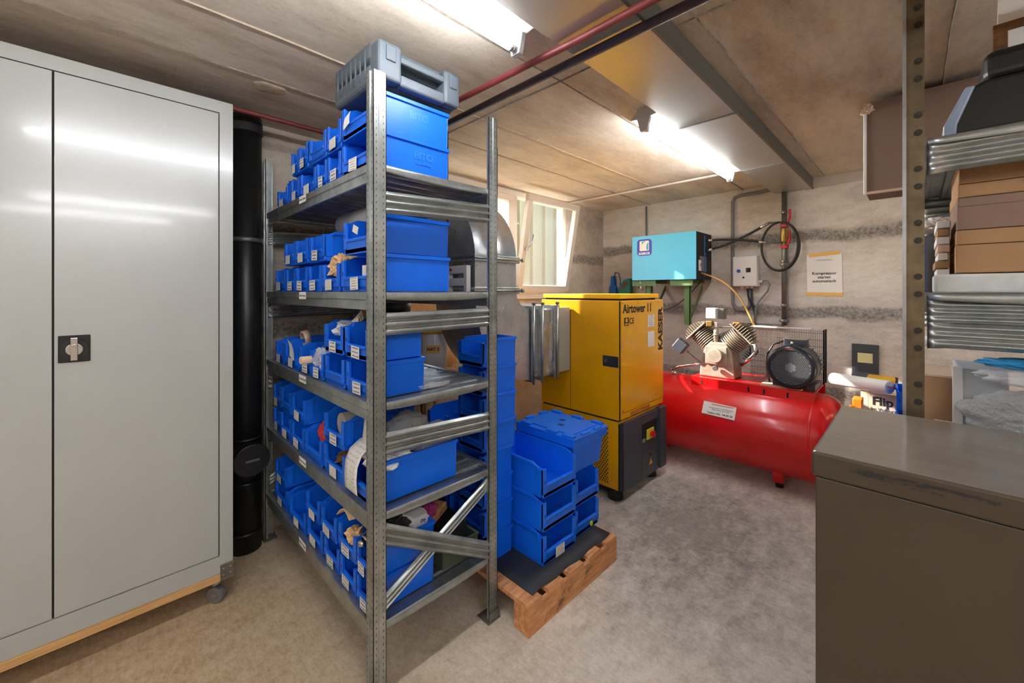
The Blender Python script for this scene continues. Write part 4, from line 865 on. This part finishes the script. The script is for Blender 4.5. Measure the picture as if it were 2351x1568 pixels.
# ------------------------------------------------------------------ dryer box, brackets and everything on the far wall
D = empty('air_dryer', (4.237, 1.584, 1.679), 'light blue compressed-air dryer box on green wall brackets', 'dryer')
MB().box(0, .44, 0, .70, 0, .485).build('housing', M['blackm'], D, bevel=.003)
MB().box(-.012, 0, -.004, .704, -.004, .488).build('front_panel', M['cyan'], D, bevel=.002)
MB().box(0, .44, -.002, .702, .485, .488).build('top_panel', M['cyan'], D)
MB().box(.10, .28, -.0035, .0, .08, .24).build('side_window', M['cable'], D)
MB().box(.22, .245, -.006, 0, .03, .46).build('side_strap', M['toolblue'], D)
card('sticker', .07, .11, M['paper'], D, (.09, -.005, .14), FY); MB().box(.10, .12, -.0065, -.0055, .13, .165).build('red_mark', M['redink'], D)
lg = empty('logo', (-.0125, .555, .360)); lg.parent = D
def rrect(w_, h, r, n=5):
    P_ = []
    for cx, cz, a in ((w_/2 - r, h/2 - r, 0), (-w_/2 + r, h/2 - r, 90), (-w_/2 + r, -h/2 + r, 180), (w_/2 - r, -h/2 + r, 270)):
        P_ += [(cx + r * math.cos(R(a + 90 * k / n)), cz + r * math.sin(R(a + 90 * k / n))) for k in range(n + 1)]
    return P_
MB().prism(rrect(.172, .182, .035), 'x', -.0015, 0).build('logo_field', M['navy'], lg)
MB().prism([(y, z + .018) for y, z in rrect(.112, .112, .012)], 'x', -.0022, -.0014).build('logo_square', M['white'], lg)
MB().prism([(.045, .028), (.022, .040), (.034, .064), (-.005, .070), (-.02, .068), (.012, .055), (.034, .036)], 'x', -.003, -.0021).prism([(-.05, .055), (-.036, .045), (-.026, .02), (-.024, -.01), (-.034, -.034), (-.048, -.034)], 'x', -.003, -.0021).build('logo_shape', plain('logo_teal', '#2bb3c9', .5), lg)
text('lettering', 'SABROE', .036, M['white'], lg, (-.0022, 0, -.068), FX, bold=.0012)
for nm, ya, yb, yp in (('left', 2.30, 2.02, 2.125), ('right', 1.86, 1.62, 1.70)):
    t = empty('wall_bracket', (0, 0, 0), 'green welded steel bracket under the blue dryer box, the %s one' % nm, 'bracket', 'green brackets under the dryer')
    MB().box(4.26, 4.715, yp - .025, yp + .025, 1.64, 1.676).build('arm', M['green'], t, bevel=.002)
    MB().box(4.25, 4.256, yb, ya, 1.61, 1.676).box(4.25, 4.30, yb, ya, 1.670, 1.676).build('cross_angle', M['green'], t)
    MB().box(4.30, 4.306, yp - .03, yp + .03, 1.18 if nm == 'left' else 1.20, 1.66).box(4.30, 4.345, yp - .03, yp - .024, 1.18 if nm == 'left' else 1.20, 1.66).build('upright', M['green'], t)
    MB().prism([(4.32, 1.22), (4.36, 1.22), (4.715, 1.56), (4.715, 1.62)], 'y', yp - .01, yp - .004).build('strut', M['green'], t)
XW = X1
pipe('thin_conduit', [(XW - .012, 2.357, 2.60), (XW - .012, 2.357, 1.30)], .010, M['cable'], 'thin grey conduit running down behind the left end of the dryer', 'conduit')
pipe('grey_conduit', [(XW - .10, .99, 2.57), (XW - .03, 1.00, 2.57), (XW - .018, 1.10, 2.565), (XW - .018, 1.30, 2.56), (XW - .018, 1.36, 2.545), (XW - .018, 1.38, 2.50), (XW - .018, 1.38, 1.55), (XW - .018, 1.375, 1.42), (XW - .018, 1.34, 1.36), (XW - .018, 1.26, 1.35), (XW - .018, 1.22, 1.40), (XW - .018, 1.215, 1.58)], .016, M['cable'], 'thick grey cable conduit looping from the ceiling into the switch box', 'conduit')
V = empty('riser_pipe', (XW - .045, .909, 0), 'grey steel riser pipe with two red-handled valves beside the switch box', 'pipe')
MB().cyl((0, 0, 1.22), (0, 0, 2.52), .023, n=20).tube([(0, 0, 1.235), (0, .02, 1.215), (0, .07, 1.21), (0, .36, 1.205)], .017, 10).build('pipe_run', M['steel'], V)
for z, r in ((1.80, .040), (1.83, .034), (1.40, .030), (1.25, .042), (2.31, .028)): MB().cyl((0, 0, z), (0, 0, z + .028), r, n=8).build('union', M['steel'], V, bevel=.003)
MB().cyl((0, 0, 2.03), (0, 0, 2.17), .034, n=16).build('valve_body', M['brass'], V, bevel=.006)
for z in (2.19, 1.985):
    MB().box(-.04, .0, -.035, .025, z - .015, z + .015).tube([(-.045, -.02, z + .005), (-.05, -.045, z + .03), (-.05, -.055, z + .07), (-.05, -.055, z + .15)], .010, 8).build('valve_handle', M['redd'], V, bevel=.002)
t = empty('black_hose', (0, 0, 0), 'looped black rubber hose hanging on the riser pipe valves', 'hose')
pts = [(4.60, .93 + .155 * math.cos(a) * 1.0, 1.985 + .235 * math.sin(a)) for a in [R(100) + k * R(350) / 36 for k in range(37)]]
MB().tube(pts, .011, 10).build('hose_loop', M['hose'], t)
MB().tube([(x - .015, .93 + (y - .93) * .93, z + .004) for x, y, z in pts[2:20]], .009, 8).build('hose_return', M['hose'], t)
for (a, c, nm) in (((4.50, 1.585, 2.09), (4.60, 1.04, 2.03), 'lower'), ((4.50, 1.585, 1.98), (4.60, 1.02, 2.225), 'upper')):
    t = empty('dryer_hose', (0, 0, 0), 'black hose from the dryer to the %s valve of the riser pipe' % nm, 'hose')
    A, B = Vector(a), Vector(c); P_ = []
    for k in range(17):
        u = k / 16; sg = (-.035 if nm == 'upper' else .02) * math.sin(PI * u); P_.append(A.lerp(B, u) + Vector((-.02 * math.sin(PI * u), 0, sg)))
    MB().tube(P_, .012, 10).build('hose_body', M['hose'], t)
    MB().cyl(P_[0], P_[2], .014).build('hose_ferrule', M['chrome'], t); MB().cyl(P_[14], P_[16], .014).build('hose_ferrule', M['chrome'], t)
    MB().cyl(P_[16], (4.66, .915, c[2]), .010, n=10).build('hose_nipple', M['steel'], t)
SB = empty('switch_box', (XW, 1.24, 1.60), 'white electrical switch box with a blue button and black knob on the wall', 'switch box')
MB().box(-.085, -.004, -.115, .115, 0, .315).build('box_base', M['white'], SB, bevel=.006)
MB().box(-.11, -.086, -.112, .112, .003, .312).build('box_lid', M['white'], SB, bevel=.010, seg=3)
MB().cyl((-.11, .055, .16), (-.12, .055, .16), .018, n=20).build('blue_button', M['toolblue'], SB)
MB().box(-.1115, -.1105, -.055, -.013, .145, .19).build('selector_plate', M['ink'], SB); MB().cyl((-.11, -.034, .168), (-.128, -.034, .168), .013, n=18).build('selector_knob', M['black'], SB)
MB().cyl((-.11, .01, .093), (-.118, .01, .093), .009, n=14).build('small_lamp', M['black'], SB)
for y in (.03, -.01, -.05): MB().cyl((-.05, y, -.02), (-.05, y, .002), .013, n=10).build('cable_gland', M['white'], SB)
MB().cyl((-.05, -.115, .05), (-.05, -.145, .05), .013, n=10).build('cable_gland', M['white'], SB)
for pts, lb in (([(4.67, 1.23, 1.58), (4.67, 1.225, 1.50), (4.69, 1.19, 1.41), (4.69, 1.165, 1.30), (4.69, 1.165, 1.21)], 'black cable from the middle gland of the switch box'),
                ([(4.67, 1.19, 1.58), (4.67, 1.19, 1.45), (4.67, 1.165, 1.38), (4.665, 1.16, 1.21)], 'black cable hanging straight down from the switch box'),
                ([(4.67, 1.095, 1.65), (4.67, 1.055, 1.66), (4.67, 1.03, 1.62), (4.67, 1.05, 1.55), (4.67, 1.13, 1.44), (4.66, 1.155, 1.38), (4.65, 1.155, 1.21)], 'grey cable looping from the right side of the switch box')):
    pipe('cable', pts, .008, M['hose'] if 'black' in lb else M['cable'], lb, 'cable')
P_ = [Vector((4.35, 1.57, 1.74)).lerp(Vector((4.15, 1.04, 1.245)), k / 14) + Vector((0, -.05 * math.sin(PI * k / 14), .085 * math.sin(PI * k / 14))) for k in range(15)]
pipe('amber_hose', P_, .008, M['hosey'], 'thin amber hose from the dryer down to the red compressor', 'hose')
P_ = [Vector((4.45, 1.575, 1.70)).lerp(Vector((4.2, 2.10, 1.33)), k / 14) + Vector((0, 0, -.12 * math.sin(PI * k / 14))) for k in range(15)]
pipe('drain_cable', P_, .006, M['hose'], 'thin black cable sagging below the dryer box', 'cable')
# poster
PO = empty('wall_notice', (XW - .001, .604, 1.712), 'white paper notice taped to the concrete wall with yellow tape', 'notice')
card('sheet', .262, .375, M['paper'], PO, (-.002, 0, 0), FX, spin=R(1))
for z, sp in ((.185, 4), (-.188, -1)): card('tape_strip', .235 if z > 0 else .275, .032, M['tape'], PO, (-.0035, 0, z), FX, spin=R(sp))
text('lettering', 'Kompressor\nstartet\nautomatisch', .036, M['ink'], PO, (-.0035, .0, -.03), FX, xs=1.0, bold=.0006)
card('headline', .15, .012, M['cards'][1], PO, (-.0035, 0, .13), FX)
# grey wall holder
HO = empty('wall_holder', (XW, .315, .74), 'dark grey wall holder with a yellow note beside the belt guard', 'holder')
MB().box(-.02, -.002, -.09, .09, .06, .345).build('back_plate', M['motor'], HO, bevel=.003); MB().prism([(-.06, 0), (-.003, 0), (-.003, .09), (-.02, .10)], 'y', -.092, .092).build('pocket', M['motor'], HO, bevel=.003)
card('yellow_note', .10, .085, plain('yellow_note', '#d9d69c', .8), HO, (-.0215, 0, .225), FX)
# tools hanging near the corner
t = empty('blue_tool', (XW - .04, 2.98 - .19, 1.50), 'blue hand tool with a black cord hanging near the room corner', 'tool')
MB().prism([(-.055, -.02), (.055, -.02), (.045, .10), (.028, .13), (.022, .25), (-.020, .25), (-.028, .13), (-.045, .10)], 'x', -.05, .02).build('tool_body', M['toolblue'], t, bevel=.008)
MB().tube([(0, 0, .25), (0, -.02, .30), (0, -.07, .28), (0, -.09, .20), (0, -.09, .0)], .006, 8).build('cord', M['hose'], t)
t = empty('jigsaw', (XW - .05, 2.60, 1.50), 'teal electric saw hanging on the wall left of the dryer box', 'tool')
pts = [(.10, -.03), (.10, .06), (.075, .13), (.03, .19), (-.04, .215), (-.07, .21), (-.07, -.03)]
b = MB().prism(pts, 'x', -.05, .03); b.build('saw_body', M['teal'], t, bevel=.012)
MB().prism([(.055, .07), (.05, .11), (.01, .165), (-.035, .175), (-.04, .13), (.0, .10)], 'x', -.053, .0).build('grip_hollow', M['oldwood'], t)
t = empty('pressure_gauge', (4.275, 2.20, 1.53), 'small brass filter fitting under the left bracket', 'fitting')
MB().cyl((0, 0, .09), (0, 0, .14), .026, n=18).cyl((0, 0, .03), (0, 0, .10), .018, n=14).build('fitting_body', M['alu'], t); MB().tube([(0, .0, .05), (0, .03, .06), (0, .03, .13), (0, .0, .145)], .005, 8).build('wire_bow', M['hose'], t)

# ------------------------------------------------------------------ behind the rack: tub and chipboard
t = tag(MB().box(1.30, 2.22, 2.93, 2.955, .90, 1.50).build('chipboard_panel', M['ochre'], None, bevel=.002), 'pale brown chipboard panel against the wall behind the rack', 'panel')
bench = empty('low_bench', (0, 0, 0), 'pale wooden bench under the white tub behind the rack', 'bench')
MB().box(1.56, 2.00, 2.46, 2.90, .89, .92).build('bench_top', M['ochre'], bench)
for x in (1.58, 1.95):
    for y in (2.48, 2.86): MB().box(x, x + .03, y, y + .03, 0, .89).build('leg', M['ochre'], bench)
t = empty('plastic_tub', (1.765, 2.62, .921), 'white plastic tub with a yellow rim lid and orange label behind the rack', 'tub')
MB().lathe([(0, 0), (.095, 0), (.10, .01), (.113, .30), (.108, .315), (0, .315)], 36).build('tub_body', M['white'], t)
MB().lathe([(.0, .315), (.118, .315), (.120, .33), (.10, .345), (0, .35)], 36).build('tub_lid', M['yellowlid'], t)
lc = Matrix.Rotation(R(-34), 3, 'Z'); ol = card('orange_label', .10, .06, M['tape'], t, (-.066, -.096, .20), lc @ FY); text('lettering', 'HAT 3', .032, M['ink'], ol, (lc @ Vector((0, -.0012, 0))), lc @ FY, bold=.001)
t = empty('grey_can', (1.43, 2.62, 0), 'tall grey plastic canister behind the rack carrying a yellow reel', 'canister')
MB().box(-.085, .085, -.10, .10, 0, 1.37).build('body', M['cable'], t, bevel=.02)
t = empty('yellow_reel', (1.43, 2.62, 1.372), 'black and yellow cable reel behind the second shelf', 'reel')
MB().lathe([(0, 0), (.13, 0), (.13, .035), (0, .035)], 32).build('yellow_disc', M['yellowlid'], t); MB().lathe([(0, .035), (.12, .035), (.12, .10), (0, .10)], 32).build('black_drum', M['black'], t)
t = empty('white_cassette', (1.583, 1.985, 1.50), 'white slotted cassette with a red lamp fixed to the side of the air duct', 'housing')
b = MB().box(0, .034, 0, .03, -.0, .215).box(0, .034, .185, .215, 0, .215)
for z in (0, .085, .165): b.box(0, .034, .03, .185, z, z + .05)
b.build('slotted_front', M['white'], t, bevel=.003); MB().cyl((0, .16, .19), (-.005, .16, .19), .009).build('red_lamp', M['redd'], t)
MB().tube([(.015, .04, .215), (.015, .05, .235), (.015, .15, .235), (.015, .165, .215)], .004, 8).build('wire_handle', M['brass'], t)

# ------------------------------------------------------------------ right: taupe cabinet, right-hand rack and its load
t = empty('taupe_cabinet', (0, 0, 0), 'taupe steel workshop cabinet with worn top in the right foreground', 'cabinet')
kx0, kx1, ky0, ky1, kz = 1.345, 1.965, -1.10, .200, 1.12
tp = MB().box(kx0, kx1, ky0, ky1, kz - .068, kz).build('top', [M['desk'], M['desktop']], t, bevel=.008, seg=3)
for p_ in tp.data.polygons:
    if p_.normal.z > .5: p_.material_index = 1
MB().box(kx0 + .006, kx1 - .004, ky0 + .005, ky1 - .008, .0, kz - .069).build('body', M['desk'], t, bevel=.004)

R2 = empty('right_rack', (0, 0, 0), 'galvanised rack with cartons behind the taupe cabinet at the right edge', 'rack')
qx0, qx1, qy0, qy1 = 2.02, 3.30, -.62, .0
def post2(x, y, sy, nm='upright'):
    b = MB(); b.box(x, x + .003, *sorted((y, y + sy * .046)), .0, 2.60).box(x, x + .05, *sorted((y + sy * .0, y + sy * .003)), 0, 2.60).box(x - .004, x + .012, *sorted((y - sy * .005, y + sy * .004)), 0, 2.60)
    u = b.build(nm, M['galv'], R2); MB().box(x - .006, x + .018, *sorted((y, y - sy * .010)), 0, 2.60).build('edge_lip', M['duct'], u)
    bo = MB(); z = 1.16
    while z < 2.55:
        for dz in (0, .062): bo.cyl((x, y + sy * .030, z + dz), (x - .004, y + sy * .030, z + dz), .011, n=12); bo.cyl((x - .004, y + sy * .030, z + dz), (x - .007, y + sy * .030, z + dz), .006, n=8)
        z += .19 if (int(z * 10) % 2) else .165
    tag(bo.build('bolts', plain('dark_bolt', '#3f3a33', .5, .5) if 'dark_bolt' not in bpy.data.materials else bpy.data.materials['dark_bolt'], u), kind='stuff'); return u
post2(qx0, .024, -1); post2(qx1, .024, -1); post2(qx0, qy0 - .02, 1); post2(qx1, qy0 - .02, 1)
b = [o for o in R2.children if o.name.startswith('upright')]
for o in b: o.data.materials[0] = galv('bronzed_post', '#5f5444', '#8a7a5e', .4) if 'bronzed_post' not in bpy.data.materials else bpy.data.materials['bronzed_post']
for z in (2.08, 1.54, 1.03, .30):
    deck(R2, qx0 + .01, qx1, qy0 + .01, -.028, z - .002, 9, 'x')
    for x, s_ in ((qx0 + .004, 1), (qx1, -1)):
        def fn(u, v, x=x, z=z, s_=s_):
            a = v * PI * .8; return (x - s_ * .008 * math.sin(a), qy0 + (-.03 - qy0) * u, z + .002 - (.020 + .012 * math.sin(PI * u)) * (1 - math.cos(a)) * .6)
        MB().grid(14, 8, fn).build('deck_edge', M['galv'], R2, solid=.0016)
    for y in (-.024, qy0): MB().box(qx0 + .05, qx1 - .01, y - .004, y + .004, z - .065, z).build('shelf_beam', M['galv'], R2)
for z, h in ((2.015, .105), (1.478, .075), (1.398, .085)):
    for x in (qx0 + .012, qx1 - .02): brace(R2, 'y', x, qy0 + .0, z, -.028, z, h)
for k in range(4): brace(R2, 'y', qx1 - .02 - .09 * k - .2, -.5, 1.86 - .055 * k, -.03, 1.86 - .055 * k, .05, 'deck_rib')
def carton(name, x, y, z, sx, sy, sz, mat, label, rz=0, flap=True, cat='carton', tape=False):
    t = empty(name, (x, y, z), label, cat, rz=rz)
    MB().box(0, sx, -sy, 0, 0, sz).build('carton_body', mat, t, bevel=.003)
    if flap: MB().box(-.0025, sx * .98, -sy * 1.0, -.001, sz * .72, sz * .985).build('lid_flap', mat, t, bevel=.002)
    if tape: MB().box(-.0035, -.001, -sy * .32, -sy * .08, sz * .75, sz).build('tape', M['oldwood'], t)
    return t
# near ceiling: big flat carton, black case, framed board
t = carton('large_carton', 2.96, .193, 2.083, .20, .85, .505, M['cardd'], 'big brown carton reaching almost to the ceiling on the right-hand rack', flap=False)
MB().box(-.012, .0, -.002, .012, 0, .50).build('white_tape', M['paper'], t, bevel=.003); lump('torn_corner', (.03, .03, .035), M['cardl'], 61, t, (.005, .0, .47), .4, 3, 3)
MB().box(-.02, .0, -.85, .0, -.001, .012).build('bottom_flap', M['cardl'], t)
t = empty('black_case', (2.07, -.075, 2.083), 'black plastic machine case with a blue-grey side on top of the right-hand rack', 'case')
MB().prism([(.0, .012), (.0, .05), (-.05, .165), (-.09, .185), (-.50, .185), (-.50, .012)], 'x', .03, .30).build('case_body', M['black'], t, bevel=.012, seg=3)
MB().prism([(.006, .012), (.006, .05), (-.046, .172), (-.07, .172), (-.028, .05), (-.025, .012)], 'x', .02, .31).build('side_cheek', plain('blue_grey_plastic', '#8fa0b8', .4), t, bevel=.006)
MB().box(.05, .28, -.50, -.09, .187, .29).build('upper_lid', M['black'], t, bevel=.03, seg=4)
for y in (-.06, -.42): MB().cyl((.07, y, 0), (.07, y, .014), .018).build('rubber_foot', M['rubber'], t)
t = empty('framed_board', (2.22, -.205, 2.375), 'white board with a brown wooden frame leaning on the black case', 'board')
MB().box(.0, .016, -.55, .0, .0, .235).build('board', M['white'], t)
for a in ((-.006, .022, -.55, .012, .085, .115), (-.006, .022, -.022, .012, .0, .085), (-.006, .022, -.55, -.022, .0, .022)): MB().box(*a).build('frame_bar', M['oldwood'], t, bevel=.002)
# cartons stacked between the shelves
zz = 1.615; st = [(.10, 'card', 'lowest'), (.052, 'card', 'second from the bottom'), (.115, 'cardd', 'third from the bottom, thick'), (.048, 'card', 'fourth, thin'), (.10, 'card', 'topmost, with brown tape')]
t = empty('foam_block', (2.10, -.045, 1.543), 'long white styrofoam block under the carton stack', 'block'); MB().box(0, .16, -.55, 0, .0, .068).build('foam', M['styro'], t, bevel=.010, seg=3)
for k, (h, m_, lb) in enumerate(st):
    carton('flat_carton', 2.125 + .004 * k, -.100 - .002 * k, zz, .42, .46, h - .002, M['card'] if m_ == 'card' else M['cardd'], 'flat brown carton in the right-hand rack stack, %s' % lb, rz=R(.4 * (k % 2)), flap=(k in (2, 4)), tape=(k == 4)); zz += h
for k in range(5):
    s_ = MB().box(0, .25, -.012, 0, 0, .06 + .01 * (k % 2)).build('paper_pack', M['paper'] if k % 2 else M['cardl'], None, loc=(2.30 + .05 * k, -.062 - .004 * k, 1.545 + .0 * k + (0 if k < 3 else .0)), rot=(0, 0, R(1))) if 0 else None
t = empty('paper_pile', (2.20, -.060, 1.545), 'upright pile of white and brown papers beside the carton stack', 'papers')
for k in range(9): MB().box(.0, .30, -.030 + random.uniform(0, .006), random.uniform(.0, .010), .03 * k + .002, .03 * k + .028).build('sheet_bundle', M[['paper', 'cardl', 'paper', 'card'][k % 4]], t, rot=None, bevel=.002)
t = tag(MB().box(2.50, 2.53, -.030, .0, 1.545, 1.76).build('blue_folder', M['toolblue'], None, bevel=.002), 'narrow blue folder standing behind the rack post', 'folder')
t = tag(MB().box(2.60, 2.63, -.10, -.012, 1.545, 1.80).build('grey_folder', M['cable'], None, bevel=.002), 'grey file standing behind the blue folder', 'folder')
loose(lump('white_bag', (.10, .06, .03), M['paper'], 71, None, (2.62, -.05, 1.845), .4, 2.4), 'crumpled white plastic bag behind the rack post', 'bag')
# lower shelf behind the cabinet
t = empty('closed_carton', (2.20, .0, 1.033), 'brown carton with an orange strap hole on the lower shelf of the right-hand rack', 'carton')
MB().box(0, .30, -.10, .0, .0, .195).build('carton_body', M['card'], t, bevel=.003); MB().box(.0, .30, -.10, .0, .196, .203).build('carton_lid', M['cardl'], t)
t = empty('grey_box', (2.175, -.106, 1.033), 'white-edged grey polystyrene box on the lower shelf', 'box')
MB().box(.0, .26, -.12, -.0, .0, .24).build('box_body', plain('pale_grey_foam', '#bfc4c8', .7, var=.06), t, bevel=.006); MB().box(-.012, .01, -.014, .012, .0, .245).build('white_edge', M['paper'], t, bevel=.004)
loose(lump('bubble_wrap', (.058, .15, .085), M['bubble'], 81, None, (2.098, -.265, 1.135), .26, 2.4, 5, False), 'big heap of bubble wrap on the lower shelf at the right edge', 'packing')
loose(lump('blue_film', (.06, .12, .018), M['sheetblue'], 82, None, (2.10, -.27, 1.312), .3, 2.2, 4, False), 'folded blue plastic film above the bubble wrap', 'film')
loose(lump('white_film', (.06, .12, .03), M['film'], 83, None, (2.095, -.265, 1.268), .35, 2.2, 4, False), 'clear film bundle between blue film and bubble wrap', 'film')
o = MB().box(0, .13, -.075, 0, 0, .045).build('flat_white_box', M['offw'], None, bevel=.006, loc=(2.035, -.045, 1.033)); tag(o, 'flat cream box at the front of the lower shelf', 'box')
o = MB().cyl((0, 0, 0), (.02, -.45, 0), .022, n=20).build('poster_tube', M['paper'], None, loc=(2.55, .02, 1.33)); tag(o, 'white paper roll lying across the carton on the lower shelf', 'roll')

# things on the side table beyond the cabinet
t = empty('side_table', (3.36, -.55, 0), 'pale low table beyond the taupe cabinet holding boxes', 'table')
MB().box(.0, 1.3, .0, .85, .64, .665).build('table_top', M['ochre'], t, bevel=.003)
for x in (.04, 1.22):
    for y in (.03, .79): MB().box(x, x + .04, y, y + .04, 0, .64).build('leg', M['steel'], t)
ZT = .667
t = empty('flip_carton', (3.62, .225, ZT), 'cream carton printed Flip beside the blue bin', 'carton')
MB().box(0, .22, -.15, 0, 0, .205).build('carton_body', M['cardl'], t, bevel=.003); MB().box(.002, .20, .001, .040, 0, .20).build('carton_side', plain('cream_carton', '#e3d3b4', .8), t, bevel=.002)
text('lettering', 'Flip', .075, M['ink'], t, (-.001, -.070, .150), FX, bold=.002); text('lettering', 'Im Vollform', .028, M['inkb'], t, (-.001, -.078, .098), FX)
o = MB().box(0, .09, -.05, 0, 0, .19).build('orange_box', M['orange'], None, bevel=.006, loc=(3.42, .292, ZT)); tag(o, 'orange plastic box left of the printed carton', 'box')
o = MB().box(0, .08, -.016, 0, 0, .14).build('yellow_block', M['yellowlid'], None, bevel=.004, loc=(3.37, .31, ZT)); tag(o, 'thin yellow plastic block beside the orange box', 'block')
for k in range(2): make_bin(3.40, .010, ZT + k * .144, .15, .20, .146, 'deep blue bin right of the printed carton, the %s of the pair' % ['lower', 'upper'][k], 'pair of bins on the side table', rz=R(3))
o = MB().box(0, .40, -.18, 0, 0, .19).build('dark_carton', M['blackm'], None, bevel=.006, loc=(4.10, .28, ZT)); tag(o, 'dark box at the back of the side table', 'box')
o = MB().box(0, .16, -.16, 0, 0, .035).build('yellow_tray', M['yellowlid'], None, bevel=.008, loc=(4.12, .27, ZT + .191)); tag(o, 'yellow tray lying on the dark box behind the white roll', 'tray')
o = MB().box(0, .012, -.06, 0, 0, .12).build('wooden_sign', M['cardl'], None, bevel=.002, loc=(4.06, .30, .86)) if 0 else None
t = empty('white_roll', (3.74, .43, .915), 'white plastic tube with a red line lying over the cartons', 'tube')
MB().cyl((0, 0, 0), (-.205, -.315, .02), .042, n=28).build('tube_body', M['white'], t, bevel=.008)
MB().cyl((-.045, -.03, .012), (-.245, -.335, .028), .004, n=6).build('red_line', M['redink'], t)
